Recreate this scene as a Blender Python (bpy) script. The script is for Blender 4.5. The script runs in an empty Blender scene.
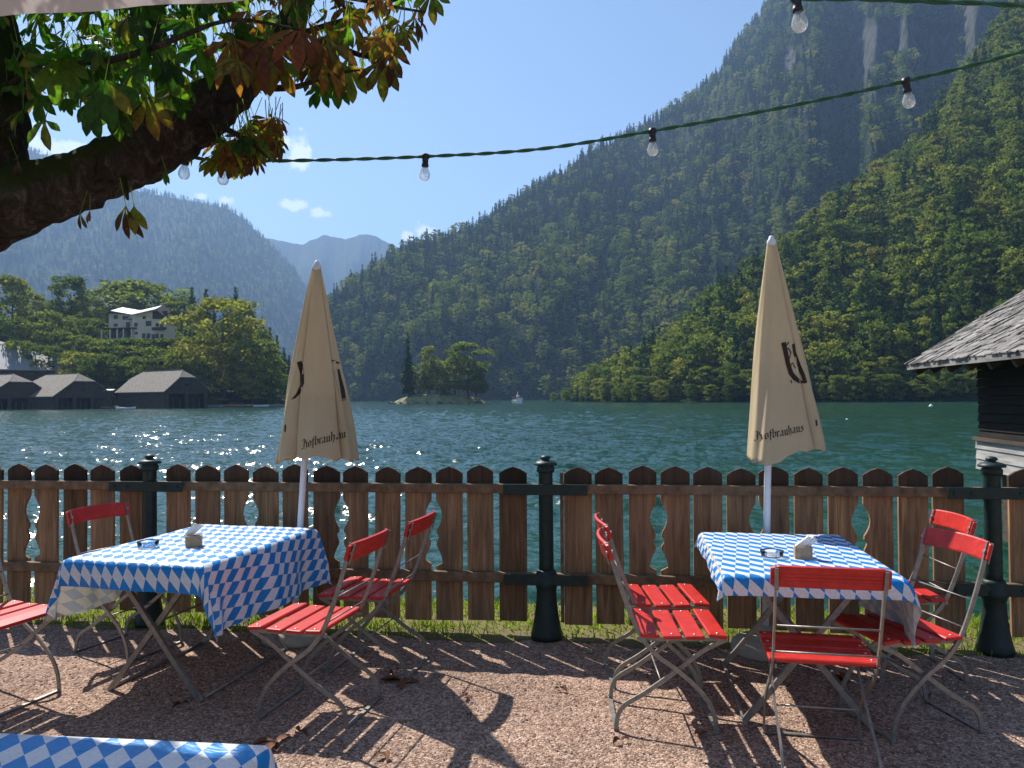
import bpy, math, random
import numpy as np
from mathutils import Vector, Matrix
from mathutils.bvhtree import BVHTree
random.seed(7); RNG = np.random.default_rng(11)
S = bpy.context.scene
COL = S.collection
PI = math.pi

# ------------------------------------------------------------------ camera frame
CZ = 1.6; F = 769.0
pitch = math.radians(1.04); roll = math.radians(0.42)
_f = Vector((0, math.cos(pitch), math.sin(pitch))); _u0 = Vector((0, -math.sin(pitch), math.cos(pitch))); _r0 = Vector((1, 0, 0))
_u = _u0*math.cos(roll) + _r0*math.sin(roll); _r = _r0*math.cos(roll) - _u0*math.sin(roll)
def ray(px, py): return _f + _r*((px-512)/F) + _u*((384-py)/F)
def P(px, py, Y):
    d = ray(px, py); return Vector((0, 0, CZ)) + d*(Y/d.y)
def G(px, py, z=0.0):
    d = ray(px, py); return Vector((0, 0, CZ)) + d*((z-CZ)/d.z)
cam = bpy.data.cameras.new('camera'); camo = bpy.data.objects.new('camera', cam); COL.objects.link(camo)
M = Matrix((( _r.x, _u.x, -_f.x, 0), (_r.y, _u.y, -_f.y, 0), (_r.z, _u.z, -_f.z, CZ), (0, 0, 0, 1)))
camo.matrix_world = M
cam.sensor_width = 36; cam.lens = 36*F/1024; cam.clip_end = 30000; cam.clip_start = 0.05
S.camera = camo
SUN_AZ = math.radians(-36); SUN_EL = math.radians(48)
SDIR = Vector((math.sin(SUN_AZ)*math.cos(SUN_EL), math.cos(SUN_AZ)*math.cos(SUN_EL), math.sin(SUN_EL)))
WATER = -1.0

# ------------------------------------------------------------------ mesh helpers
class MB:
    def __init__(s): s.v = []; s.f = []; s.uv = None; s.sm = []
    def add(s, vs, fs, smooth=False):
        n = len(s.v); s.v += [tuple(v) for v in vs]; s.f += [tuple(i+n for i in f) for f in fs]; s.sm += [smooth]*len(fs); return s
    def box(s, c, d, R=None):
        hx, hy, hz = d[0]/2, d[1]/2, d[2]/2; vs = []
        for x in (-hx, hx):
            for y in (-hy, hy):
                for z in (-hz, hz):
                    p = Vector((x, y, z)); p = R @ p if R else p
                    vs.append(p + Vector(c))
        return s.add(vs, [(0,1,3,2),(4,6,7,5),(0,4,5,1),(2,3,7,6),(0,2,6,4),(1,5,7,3)])
    def slab(s, c, d, R=None, ch=.004):
        # chamfered board: long axis x
        hx, hy, hz = d[0]/2, d[1]/2, d[2]/2
        prof = [(-hy+ch,-hz),(hy-ch,-hz),(hy,-hz+ch),(hy,hz-ch),(hy-ch,hz),(-hy+ch,hz),(-hy,hz-ch),(-hy,-hz+ch)]
        vs = []
        for x, k in ((-hx,.0),(-hx+ch,1),(hx-ch,1),(hx,0)):
            for y, z in prof:
                q = 1 if k else (1-ch/max(hy,.01))
                qz = 1 if k else .7
                p = Vector((x, y*q, z*qz)); p = R @ p if R else p
                vs.append(p+Vector(c))
        fs = [tuple(range(7,-1,-1)), tuple(range(24,32))]
        for i in range(3):
            for j in range(8):
                a = i*8+j; b = i*8+(j+1)%8; fs.append((a, b, b+8, a+8))
        return s.add(vs, fs)
    def tube(s, pts, rad, n=8, cap=True, smooth=True, fr=None):
        pts = [Vector(p) for p in pts]
        if not hasattr(rad, '__len__'): rad = [rad]*len(pts)
        T = []
        for i in range(len(pts)):
            a = pts[max(i-1,0)]; b = pts[min(i+1,len(pts)-1)]; t = (b-a); T.append(t.normalized() if t.length > 1e-9 else Vector((0,0,1)))
        ref = Vector((0,0,1)) if abs(T[0].z) < .9 else Vector((1,0,0))
        N = (ref - T[0]*ref.dot(T[0])).normalized(); vs = []
        for i, p in enumerate(pts):
            N = (N - T[i]*N.dot(T[i])).normalized(); B = T[i].cross(N)
            for k in range(n):
                a = 2*PI*k/n; r = rad[i]
                if fr: r = fr(i, a, r)
                vs.append(p + (N*math.cos(a)+B*math.sin(a))*r)
        fs = []
        for i in range(len(pts)-1):
            for k in range(n):
                a = i*n+k; b = i*n+(k+1)%n; fs.append((a, b, b+n, a+n))
        s.add(vs, fs, smooth)
        if cap:
            m = len(s.v)-len(vs); s.f += [tuple(m+k for k in range(n-1,-1,-1)), tuple(m+(len(pts)-1)*n+k for k in range(n))]; s.sm += [False, False]
        return s
    def bar(s, pts, side, hs, hn):
        # rectangular section swept; side = constant side vector
        pts = [Vector(p) for p in pts]; side = Vector(side).normalized(); vs = []
        for i in range(len(pts)):
            a = pts[max(i-1,0)]; b = pts[min(i+1,len(pts)-1)]; t = (b-a).normalized(); n = t.cross(side).normalized()
            for u, w in ((-1,-1),(1,-1),(1,1),(-1,1)): vs.append(pts[i]+side*hs*u+n*hn*w)
        fs = [(3,2,1,0), tuple(len(vs)-4+k for k in range(4))]
        for i in range(len(pts)-1):
            for k in range(4):
                a = i*4+k; b = i*4+(k+1)%4; fs.append((a,b,b+4,a+4))
        return s.add(vs, fs)
    def lathe(s, prof, c=(0,0,0), n=24, smooth=True):
        vs = []
        for r, z in prof:
            for k in range(n): vs.append((c[0]+r*math.cos(2*PI*k/n), c[1]+r*math.sin(2*PI*k/n), c[2]+z))
        fs = []
        for i in range(len(prof)-1):
            for k in range(n):
                a = i*n+k; b = i*n+(k+1)%n; fs.append((a,b,b+n,a+n))
        s.add(vs, fs, smooth)
        m = len(s.v)-len(vs)
        s.f += [tuple(m+k for k in range(n-1,-1,-1)), tuple(m+(len(prof)-1)*n+k for k in range(n))]; s.sm += [False,False]
        return s
    def prism(s, poly, y0, y1, R=None, c=(0,0,0)):
        # polygon in xz plane extruded along y
        n = len(poly); vs = []
        for y in (y0, y1):
            for x, z in poly:
                p = Vector((x,y,z)); p = R @ p if R else p; vs.append(p+Vector(c))
        fs = [tuple(range(n)), tuple(range(2*n-1,n-1,-1))]
        for k in range(n): fs.append((k, k+n, (k+1)%n+n, (k+1)%n))
        return s.add(vs, fs)
    def build(s, name, m, parent=None, **kw):
        me = bpy.data.meshes.new(name); me.from_pydata([tuple(v) for v in s.v], [], s.f)
        me.polygons.foreach_set('use_smooth', s.sm); me.materials.append(m); me.update()
        return link(name, me, parent, **kw)
def link(name, me, parent=None, label=None, cat=None, group=None, kind=None):
    o = bpy.data.objects.new(name, me); COL.objects.link(o); o.parent = parent
    tag(o, label, cat, group, kind); return o
def tag(o, label=None, cat=None, group=None, kind=None):
    if label: o['label'] = label
    if cat: o['category'] = cat
    if group: o['group'] = group
    if kind: o['kind'] = kind
    return o
def empty(name, loc, rz=0, **kw):
    o = bpy.data.objects.new(name, None); COL.objects.link(o); o.location = loc; o.rotation_euler = (0,0,rz); o.empty_display_size = .1
    tag(o, **kw); return o
KIDS = {}
def copy_tree(root, loc=None, rz=None, scale=None, **kw):
    def rec(o, par):
        c = o.copy(); COL.objects.link(c); c.parent = par
        for k in o.children: rec(k, c)
        return c
    r = rec(root, None)
    if loc is not None: r.location = loc
    if rz is not None: r.rotation_euler = (0,0,rz)
    if scale is not None: r.scale = scale
    tag(r, **kw); return r
def nmesh(name, V, Fq, mat, smooth=False, attrs=None):
    me = bpy.data.meshes.new(name); V = np.asarray(V, np.float32); Fq = np.asarray(Fq, np.int32)
    me.vertices.add(len(V)); me.vertices.foreach_set('co', V.ravel())
    k = Fq.shape[1]; me.loops.add(Fq.size); me.loops.foreach_set('vertex_index', Fq.ravel())
    me.polygons.add(len(Fq)); me.polygons.foreach_set('loop_start', np.arange(0, Fq.size, k)); 
    me.polygons.foreach_set('use_smooth', np.full(len(Fq), smooth))
    for n_, a in (attrs or {}).items():
        a = np.asarray(a, np.float32)
        if a.ndim == 1:
            at = me.attributes.new(n_, 'FLOAT', 'POINT'); at.data.foreach_set('value', a)
        else:
            at = me.attributes.new(n_, 'FLOAT_COLOR', 'POINT'); at.data.foreach_set('color', a.ravel())
    me.update(calc_edges=True); me.materials.append(mat); return me
def cr(pts, n=5):
    # Catmull-Rom smoothing
    P_ = [Vector(p) for p in pts]; out = []
    for i in range(len(P_)-1):
        p0 = P_[max(i-1,0)]; p1 = P_[i]; p2 = P_[i+1]; p3 = P_[min(i+2,len(P_)-1)]
        for k in range(n):
            t = k/n; out.append(.5*((2*p1)+(p2-p0)*t+(2*p0-5*p1+4*p2-p3)*t*t+(3*p1-p0-3*p2+p3)*t**3))
    out.append(P_[-1]); return out
# numpy value noise
_perm = RNG.random((256,256))
def vnoise(x, y):
    x = np.asarray(x, float); y = np.asarray(y, float)
    xi = np.floor(x).astype(int); yi = np.floor(y).astype(int); fx = x-xi; fy = y-yi
    fx = fx*fx*(3-2*fx); fy = fy*fy*(3-2*fy)
    g = lambda a, b: _perm[a & 255, b & 255]
    return (g(xi,yi)*(1-fx)+g(xi+1,yi)*fx)*(1-fy)+(g(xi,yi+1)*(1-fx)+g(xi+1,yi+1)*fx)*fy
def fbm(x, y, o=4):
    s = 0; a = .5
    for i in range(o): s = s + a*(vnoise(x*2**i+i*17.3, y*2**i+i*9.1)-.5)*2; a *= .5
    return s

# ------------------------------------------------------------------ materials
class NT:
    def __init__(s, name):
        s.m = bpy.data.materials.new(name); s.m.use_nodes = True; s.t = s.m.node_tree; s.t.nodes.clear()
        s.out = s.n('ShaderNodeOutputMaterial')
    def n(s, typ, ins=None, **kw):
        x = s.t.nodes.new(typ)
        for k, v in kw.items(): setattr(x, k, v)
        for k, v in (ins or {}).items():
            if isinstance(v, bpy.types.NodeSocket): s.t.links.new(v, x.inputs[k])
            else: x.inputs[k].default_value = v
        return x
    def noise(s, vec, scale, detail=4, rough=.5, dist=0):
        i = {'Scale': scale, 'Detail': detail, 'Roughness': rough, 'Distortion': dist}
        if vec: i['Vector'] = vec
        return s.n('ShaderNodeTexNoise', i).outputs[0]
    def ramp(s, fac, stops, interp='LINEAR'):
        r = s.n('ShaderNodeValToRGB', {'Fac': fac}); e = r.color_ramp.elements; r.color_ramp.interpolation = interp
        while len(e) < len(stops): e.new(.5)
        for k, (p, c) in enumerate(stops):
            e[k].position = p; e[k].color = (c, c, c, 1) if not hasattr(c, '__len__') else (*c[:3], 1)
        return r.outputs[0]
    def mix(s, fac, a, b, mode='MIX'):
        x = s.n('ShaderNodeMix', data_type='RGBA', blend_type=mode)
        for k, v in ((0, fac), (6, a), (7, b)):
            if isinstance(v, bpy.types.NodeSocket): s.t.links.new(v, x.inputs[k])
            else: x.inputs[k].default_value = v if k == 0 else (*v[:3], 1)
        return x.outputs[2]
    def math(s, op, a, b=0, c=None):
        x = s.n('ShaderNodeMath', operation=op)
        for k, v in enumerate((a, b) if c is None else (a, b, c)):
            if isinstance(v, bpy.types.NodeSocket): s.t.links.new(v, x.inputs[k])
            else: x.inputs[k].default_value = v
        return x.outputs[0]
    def mapping(s, vec, scale=(1,1,1), rot=(0,0,0), loc=(0,0,0)):
        return s.n('ShaderNodeMapping', {'Vector': vec, 'Scale': scale, 'Rotation': rot, 'Location': loc}).outputs[0]
    def obj(s): return s.n('ShaderNodeTexCoord').outputs['Object']
    def bump(s, h, strength=.5, dist=.01):
        return s.n('ShaderNodeBump', {'Height': h, 'Strength': strength, 'Distance': dist}).outputs[0]
    def pbr(s, col, rough=.6, metal=0, normal=None, spec=.5, **kw):
        i = {'Roughness': rough, 'Metallic': metal, 'Specular IOR Level': spec}
        i['Base Color'] = col if isinstance(col, bpy.types.NodeSocket) else (*col[:3], 1)
        if normal: i['Normal'] = normal
        i.update(kw); b = s.n('ShaderNodeBsdfPrincipled', i)
        s.t.links.new(b.outputs[0], s.out.inputs[0]); return s.m
    def surf(s, sh): s.t.links.new(sh, s.out.inputs[0]); return s.m

def mat_simple(name, c, rough=.6, metal=0, var=.25, scale=8, bump=0.0, spec=.4):
    t = NT(name); o = t.obj(); n = t.noise(o, scale, 6, .65)
    dark = tuple(x*(1-var) for x in c); lite = tuple(min(1, x*(1+var)) for x in c)
    col = t.ramp(n, [(.3, dark), (.7, lite)])
    nm = t.bump(t.noise(o, scale*6, 4), bump, .004) if bump else None
    return t.pbr(col, rough, metal, nm, spec)

def mat_foliage(name, stops, trans=.3, island=.25):
    t = NT(name); r = t.n('ShaderNodeObjectInfo').outputs['Random']
    isl = t.n('ShaderNodeNewGeometry').outputs['Random Per Island']
    n = t.noise(t.n('ShaderNodeObjectInfo').outputs['Location'], .012, 4)
    f = t.math('ADD', t.math('MULTIPLY', r, .75), t.math('MULTIPLY', t.math('SUBTRACT', n, .36), .9))
    c = t.ramp(f, stops)
    c = t.mix(1, c, t.ramp(isl, [(0, 1-island), (1, 1+island)]), 'MULTIPLY')
    d = t.n('ShaderNodeBsdfDiffuse', {'Color': c}); tr = t.n('ShaderNodeBsdfTranslucent', {'Color': t.mix(1, c, (1.1,1.25,.6), 'MULTIPLY')})
    mx = t.n('ShaderNodeMixShader', {0: trans, 1: d.outputs[0], 2: tr.outputs[0]}); return t.surf(mx.outputs[0])

M_ = {}
M_['broad'] = mat_foliage('broadleaf', [(0,(.070,.105,.028)),(.35,(.135,.175,.040)),(.7,(.225,.24,.055)),(.93,(.30,.27,.060)),(1,(.27,.19,.06))], .40)
M_['conif'] = mat_foliage('needles', [(0,(.028,.058,.024)),(.6,(.050,.090,.032)),(1,(.085,.120,.038))], .12)
M_['bark'] = mat_simple('bark_far', (.09,.07,.055), .9, 0, .4, 4)

# gravel
t = NT('gravel'); o = t.obj()
v1 = t.n('ShaderNodeTexVoronoi', {'Vector': o, 'Scale': 105.0, 'Randomness': 1.0})
v2 = t.n('ShaderNodeTexVoronoi', {'Vector': t.mapping(o, loc=(3.1,7.7,1)), 'Scale': 50.0})
sep = t.n('ShaderNodeSeparateColor', {0: v1.outputs['Color']}).outputs[0]
sep2 = t.n('ShaderNodeSeparateColor', {0: v2.outputs['Color']}).outputs[1]
c1 = t.ramp(sep, [(0,(.16,.098,.070)),(.35,(.31,.205,.155)),(.75,(.43,.305,.235)),(1,(.60,.47,.37))])
c2 = t.ramp(sep2, [(0,.55),(.5,1.0),(1,1.2)])
big = t.ramp(t.noise(o, 1.3, 6, .6), [(.3,(.74,.70,.68)),(.7,(1.1,1.05,1.02))])
col = t.mix(1, t.mix(.8, c1, c2, 'MULTIPLY'), big, 'MULTIPLY')
hgt = t.math('ADD', t.math('MULTIPLY', v1.outputs['Distance'], -1.0), t.math('MULTIPLY', t.noise(o, 9, 5, .7), 1.2))
M_['gravel'] = t.pbr(col, .95, 0, t.bump(hgt, .9, .008), .15)
# soil / grass ground
t = NT('turf'); o = t.obj()
col = t.ramp(t.noise(o, 14, 6, .7), [(.32,(.20,.145,.10)),(.5,(.15,.12,.06)),(.62,(.13,.15,.035)),(.75,(.12,.17,.03))])
M_['turf'] = t.pbr(col, .95, 0, t.bump(t.noise(o, 60, 4), .8, .01), .1)
M_['stone'] = mat_simple('quay_stone', (.26,.25,.22), .9, 0, .35, 6, .5)
# water
t = NT('lake_water'); o = t.obj()
def wslope(sc, rot, detail, k):
    n_ = t.n('ShaderNodeTexNoise', {'Vector': t.mapping(o, sc, (0,0,rot)), 'Scale': 1.0, 'Detail': detail, 'Roughness': .62, 'Distortion': .3}).outputs['Color']
    c_ = t.n('ShaderNodeVectorMath', {0: n_, 1: (.5,.5,.5)}, operation='SUBTRACT').outputs[0]
    return t.n('ShaderNodeVectorMath', {0: c_, 1: (k*.55,k,0)}, operation='MULTIPLY').outputs[0]
wv = t.n('ShaderNodeVectorMath', {0: wslope((1.6,2.6,1), .12, 3, .55), 1: wslope((6.2,8.5,1), -.1, 3, 1.0)}, operation='ADD').outputs[0]
wv = t.n('ShaderNodeVectorMath', {0: wv, 1: wslope((.10,.25,1), .05, 3, .06)}, operation='ADD').outputs[0]
gust = t.ramp(t.noise(t.mapping(o, (.012,.05,1), (0,0,.1)), 1.0, 4, .6), [(.3,.70),(.7,1.2)])
wv = t.n('ShaderNodeVectorMath', {0: wv, 1: gust}, operation='MULTIPLY').outputs[0]
wv = t.n('ShaderNodeVectorMath', {0: wv, 1: t.n('ShaderNodeNewGeometry').outputs['Normal']}, operation='ADD').outputs[0]
wn_ = t.n('ShaderNodeVectorMath', {0: wv}, operation='NORMALIZE').outputs[0]
patch = t.noise(t.mapping(o, (.01,.03,1)), 1.0, 3)
col = t.ramp(patch, [(.3,(.007,.040,.029)),(.7,(.012,.055,.038))])
M_['water'] = t.pbr(col, .13, 0, wn_, .5, IOR=1.33)
# mountain ground
def mat_mount(name, g1, g2, rock):
    t = NT(name); o = t.obj()
    a = t.n('ShaderNodeAttribute', attribute_name='rock').outputs['Fac']
    n = t.noise(o, .045, 9, .72)
    gc = t.ramp(t.noise(o, .06, 6, .7), [(.35, g1), (.65, g2)])
    st = t.noise(t.mapping(o, (.05,.05,.012)), 1, 8, .7)
    rc = t.ramp(st, [(.32, tuple(x*.30 for x in rock)), (.5, tuple(x*.8 for x in rock)), (.72, tuple(x*1.15 for x in rock))])
    k = t.ramp(t.math('ADD', t.math('ADD', a, t.math('MULTIPLY', t.math('SUBTRACT', n, .5), 1.8)), t.math('MULTIPLY', t.math('SUBTRACT', st, .5), 1.0)), [(.34,0),(.60,1)])
    return t.pbr(t.mix(k, gc, rc), .95, 0, t.bump(t.noise(o, .10, 9, .8), 1.0, 22.0), .1)
M_['mount'] = mat_mount('mountain_ground', (.016,.030,.010), (.04,.06,.016), (.17,.165,.155))
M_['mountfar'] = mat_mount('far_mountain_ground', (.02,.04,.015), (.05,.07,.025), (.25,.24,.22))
# fence wood
t = NT('fence_wood'); o = t.obj(); rnd = t.n('ShaderNodeObjectInfo').outputs['Random']
off = t.n('ShaderNodeCombineXYZ', {0: t.math('MULTIPLY', rnd, 37.0), 1: t.math('MULTIPLY', rnd, 11.0)}).outputs[0]
vv = t.n('ShaderNodeVectorMath', {0: o, 1: off}, operation='ADD').outputs[0]
gr = t.noise(t.mapping(vv, (38, 38, 2.2)), 1, 8, .65, .8)
g2 = t.noise(t.mapping(vv, (8, 8, 1.2)), 1, 5, .6)
col = t.ramp(gr, [(.28,(.10,.052,.024)),(.5,(.31,.170,.080)),(.72,(.48,.30,.155))])
col = t.mix(t.ramp(g2, [(.35,0),(.7,.75)]), col, (.10,.07,.048))
zz = t.n('ShaderNodeSeparateXYZ', {0: o}).outputs[2]
blk = t.ramp(t.math('ADD', zz, t.math('MULTIPLY', t.math('SUBTRACT', g2, .5), .12)), [(.99,0),(1.04,1)])
col = t.mix(t.math('MULTIPLY', blk, .82), col, (.018,.013,.011))
bl2 = t.ramp(t.math('ADD', rnd, g2), [(.5,.5),(1.2,1.15)])
col = t.mix(1, col, bl2, 'MULTIPLY')
M_['fence'] = t.pbr(col, .82, 0, t.bump(gr, .6, .004), .25)
M_['rail'] = mat_simple('rail_wood', (.17,.105,.058), .85, 0, .45, 18, .4)
M_['iron'] = mat_simple('green_iron', (.009,.024,.020), .5, 0, .35, 25, .12, .35)
M_['steel'] = mat_simple('chair_steel', (.25,.235,.21), .45, .55, .28, 30, .15, .5)
# red paint with wear
t = NT('red_paint'); o = t.obj(); rnd = t.n('ShaderNodeObjectInfo').outputs['Random']
n = t.noise(o, 16, 8, .7); n2 = t.noise(t.mapping(o, (4,60,60)), 1, 4)
col = t.ramp(n, [(.25,(.36,.014,.012)),(.55,(.52,.024,.017)),(.8,(.60,.075,.055))])
col = t.mix(t.ramp(n2, [(.70,0),(.76,.5)]), col, (.22,.03,.025))
col = t.mix(t.ramp(t.noise(o, 60, 5, .75), [(.64,0),(.68,.7)]), col, (.30,.2,.16))
M_['red'] = t.pbr(col, .42, 0, t.bump(n2, .25, .002), .4)
M_['bolt'] = mat_simple('bolt_steel', (.5,.48,.45), .35, .8, .2, 60)
# tablecloth lozenges
def mat_cloth(name, ax, ay, skew=0.0):
    t = NT(name); uv = t.n('ShaderNodeUVMap').outputs[0]; sp = t.n('ShaderNodeSeparateXYZ', {0: uv})
    x = t.math('ADD', sp.outputs[0], t.math('MULTIPLY', sp.outputs[1], skew)); y = sp.outputs[1]
    xa = t.math('DIVIDE', x, ax); yb = t.math('DIVIDE', y, ay)
    a = t.math('FLOOR', t.math('ADD', xa, yb)); b = t.math('FLOOR', t.math('SUBTRACT', xa, yb))
    k = t.math('FLOORED_MODULO', t.math('ADD', a, b), 2.0)
    k2 = t.math('GREATER_THAN', k, .5)
    nn = t.noise(t.obj(), 90, 3)
    blue = t.ramp(nn, [(.3,(.002,.20,.56)),(.7,(.005,.25,.68))]); white = t.ramp(nn, [(.3,(.66,.68,.72)),(.7,(.80,.81,.84))])
    colr = t.mix(k2, blue, white)
    colb = t.mix(k2, (.36,.40,.42), (.58,.55,.46))
    bf = t.n('ShaderNodeNewGeometry').outputs['Backfacing']
    c = t.mix(bf, colr, colb)
    wr = t.noise(t.mapping(t.obj(), (5,9,5), (0,0,.5)), 1, 4, .5, .6)
    nm = t.bump(wr, .6, .04)
    d = t.n('ShaderNodeBsdfPrincipled', {'Base Color': c, 'Roughness': .42, 'Normal': nm, 'Specular IOR Level': .45})
    tr = t.n('ShaderNodeBsdfTranslucent', {'Color': c})
    mx = t.n('ShaderNodeMixShader', {0: .16, 1: d.outputs[0], 2: tr.outputs[0]}); return t.surf(mx.outputs[0])
M_['cloth'] = mat_cloth('lozenge_cloth', .068, .120, .42)
# canvas of umbrellas
t = NT('parasol_canvas'); o = t.obj()
c = t.ramp(t.noise(t.mapping(o, (3,3,1.2)), 1, 6, .6), [(.3,(.56,.45,.28)),(.7,(.70,.57,.37))])
c = t.mix(t.ramp(t.noise(o, 7, 6, .7), [(.62,0),(.8,.35)]), c, (.40,.30,.18))
nm = t.bump(t.noise(t.mapping(o, (22,22,4)), 1, 4, .6), .35, .01)
d = t.n('ShaderNodeBsdfDiffuse', {'Color': c, 'Normal': nm}); tr = t.n('ShaderNodeBsdfTranslucent', {'Color': c})
M_['canvas'] = t.surf(t.n('ShaderNodeMixShader', {0: .25, 1: d.outputs[0], 2: tr.outputs[0]}).outputs[0])
M_['ink'] = mat_simple('printed_ink', (.03,.018,.012), .8)
M_['white_metal'] = mat_simple('white_pole', (.70,.71,.72), .35, 0, .06, 10)
M_['concrete'] = mat_simple('concrete_base', (.34,.31,.25), .9, 0, .2, 14, .4)
t = NT('awning_fabric'); o = t.obj()
c = t.ramp(t.noise(t.mapping(o,(4,4,4)), 1, 4), [(.3,(.56,.50,.48)),(.7,(.64,.58,.56))])
d = t.n('ShaderNodeBsdfDiffuse', {'Color': c}); tr = t.n('ShaderNodeBsdfTranslucent', {'Color': c})
M_['awning'] = t.surf(t.n('ShaderNodeMixShader', {0: .3, 1: d.outputs[0], 2: tr.outputs[0]}).outputs[0])
M_['lightwood'] = mat_simple('light_wood', (.42,.29,.17), .7, 0, .25, 30, .2)
M_['paper'] = mat_simple('paper', (.78,.76,.70), .8, 0, .05)
t = NT('clear_glass'); g = t.n('ShaderNodeBsdfGlass', {'Roughness': .0, 'IOR': 1.45, 'Color': (.96,.98,1,1)})
M_['glass'] = t.surf(g.outputs[0])
t = NT('bulb_glass'); g = t.n('ShaderNodeBsdfGlossy', {'Roughness': .03}); tp = t.n('ShaderNodeBsdfTransparent', {'Color': (.93,.93,.90,1)})
lw = t.n('ShaderNodeLayerWeight', {'Blend': .35}).outputs['Facing']
tl_ = t.n('ShaderNodeBsdfTranslucent', {'Color': (.9,.9,.88,1)}); g = t.n('ShaderNodeMixShader', {0: .35, 1: g.outputs[0], 2: tl_.outputs[0]})
M_['bulb'] = t.surf(t.n('ShaderNodeMixShader', {0: t.math('ADD', t.math('MULTIPLY', lw, .6), .20), 1: tp.outputs[0], 2: g.outputs[0]}).outputs[0])
M_['cable'] = mat_simple('green_cable', (.02,.10,.05), .4, 0, .3, 40)
M_['socket'] = mat_simple('black_socket', (.012,.012,.012), .45)
# buildings
def mat_planks(name, c, sc=(0,0,6), rough=.9, var=.5):
    t = NT(name); o = t.obj(); n = t.noise(t.mapping(o, (1.2,1.2,14)), 1, 7, .7); n2 = t.noise(o, .7, 5, .6)
    z = t.n('ShaderNodeSeparateXYZ', {0: o}).outputs[2]
    col = t.ramp(n, [(.3, tuple(x*(1-var) for x in c)), (.7, tuple(x*(1+var*.7) for x in c))])
    col = t.mix(1, col, t.ramp(n2, [(.3,.75),(.7,1.15)]), 'MULTIPLY')
    return t.pbr(col, rough, 0, t.bump(n, .5, .02), .2)
M_['darkplank'] = mat_planks('dark_planks', (.085,.062,.045))
M_['greyplank'] = mat_planks('pale_grey_planks', (.34,.325,.30), var=.4)
M_['blackplank'] = mat_planks('black_planks', (.020,.016,.014))
t = NT('shingles'); o = t.obj()
br = t.n('ShaderNodeTexVoronoi', {'Vector': t.mapping(o, (7,3.2,7)), 'Scale': 1.0}); s1 = t.n('ShaderNodeSeparateColor', {0: br.outputs['Color']}).outputs[0]
col = t.ramp(s1, [(0,(.13,.118,.108)),(.5,(.20,.185,.17)),(1,(.29,.27,.25))])
col = t.mix(1, col, t.ramp(t.noise(o, 1.2, 7, .7), [(.3,.7),(.7,1.25)]), 'MULTIPLY')
M_['shingle'] = t.pbr(col, .9, 0, t.bump(s1, .5, .03), .2)
t = NT('grey_roof'); o = t.obj()
col = t.ramp(t.noise(t.mapping(o,(2,2,9)), .6, 8, .7), [(.35,(.12,.10,.08)),(.65,(.30,.26,.21))])
M_['roof'] = t.pbr(col, .85, 0, t.bump(t.noise(o, 3, 4), .4, .05), .2)
M_['paleroof'] = mat_simple('pale_metal_roof', (.27,.26,.255), .55, .2, .15, .6)
M_['whiteroof'] = mat_simple('villa_roof', (.36,.35,.33), .6, 0, .1, .6)
M_['plaster'] = mat_simple('villa_plaster', (.60,.53,.40), .9, 0, .12, .4)
M_['brownwood'] = mat_simple('villa_wood', (.05,.03,.022), .85, 0, .3, 1)
M_['pane'] = mat_simple('dark_pane', (.02,.025,.03), .15)
M_['boatwhite'] = mat_simple('boat_white', (.75,.75,.76), .4, 0, .06)
M_['boatwood'] = mat_simple('boat_wood', (.28,.11,.045), .5, 0, .3, 3)
M_['boatred'] = mat_simple('boat_red', (.20,.035,.03), .6)

# ------------------------------------------------------------------ world and sun
W = bpy.data.worlds.new('World'); S.world = W; W.use_nodes = True; wt = W.node_tree; wt.nodes.clear()
def wn(typ, ins=None, **kw):
    x = wt.nodes.new(typ)
    for k, v in kw.items(): setattr(x, k, v)
    for k, v in (ins or {}).items():
        if isinstance(v, bpy.types.NodeSocket): wt.links.new(v, x.inputs[k])
        else: x.inputs[k].default_value = v
    return x
sky = wn('ShaderNodeTexSky', sky_type='NISHITA'); sky.sun_disc = False; sky.sun_elevation = SUN_EL; sky.sun_rotation = SUN_AZ
sky.altitude = 600; sky.air_density = 1.0; sky.dust_density = .35; sky.ozone_density = 2.5
tc = wn('ShaderNodeTexCoord').outputs['Generated']
cn = wn('ShaderNodeTexNoise', {'Vector': tc, 'Scale': 38.0, 'Detail': 8.0, 'Roughness': .62}).outputs[0]
mask = None
for (px, py, r, asp) in ((280,142,.034,1.1),(296,156,.022,1.1),(293,207,.022,2.0),(325,213,.02,2.0),(427,231,.022,1.4),(408,237,.014,1.4),(40,143,.045,2.2),(70,146,.03,2.2),(228,201,.02,2),(200,196,.015,2),(-140,60,.12,2.5),(1500,60,.15,2.5)):
    d = ray(px, py).normalized()
    sb = wn('ShaderNodeVectorMath', {0: tc, 1: tuple(d)}, operation='SUBTRACT').outputs[0]
    sc_ = wn('ShaderNodeVectorMath', {0: sb, 1: (1/r, 1/r, asp/r)}, operation='MULTIPLY').outputs[0]
    ln = wn('ShaderNodeVectorMath', {0: sc_}, operation='LENGTH').outputs['Value']
    m1 = wn('ShaderNodeMath', {0: 1.0, 1: ln}, operation='SUBTRACT').outputs[0]
    m1 = wn('ShaderNodeMath', {0: m1, 1: 0.0}, operation='MAXIMUM').outputs[0]
    mask = m1 if mask is None else wn('ShaderNodeMath', {0: mask, 1: m1}, operation='MAXIMUM').outputs[0]
sm = wn('ShaderNodeMath', {0: cn, 1: .5}, operation='SUBTRACT').outputs[0]
sm = wn('ShaderNodeMath', {0: sm, 1: 3.4}, operation='MULTIPLY').outputs[0]
gate = wn('ShaderNodeMath', {0: mask, 1: .02}, operation='GREATER_THAN').outputs[0]
sm = wn('ShaderNodeMath', {0: sm, 1: mask}, operation='ADD').outputs[0]
rp = wn('ShaderNodeValToRGB', {'Fac': sm}); rp.color_ramp.elements[0].position = .22; rp.color_ramp.elements[0].color=(0,0,0,1)
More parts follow.
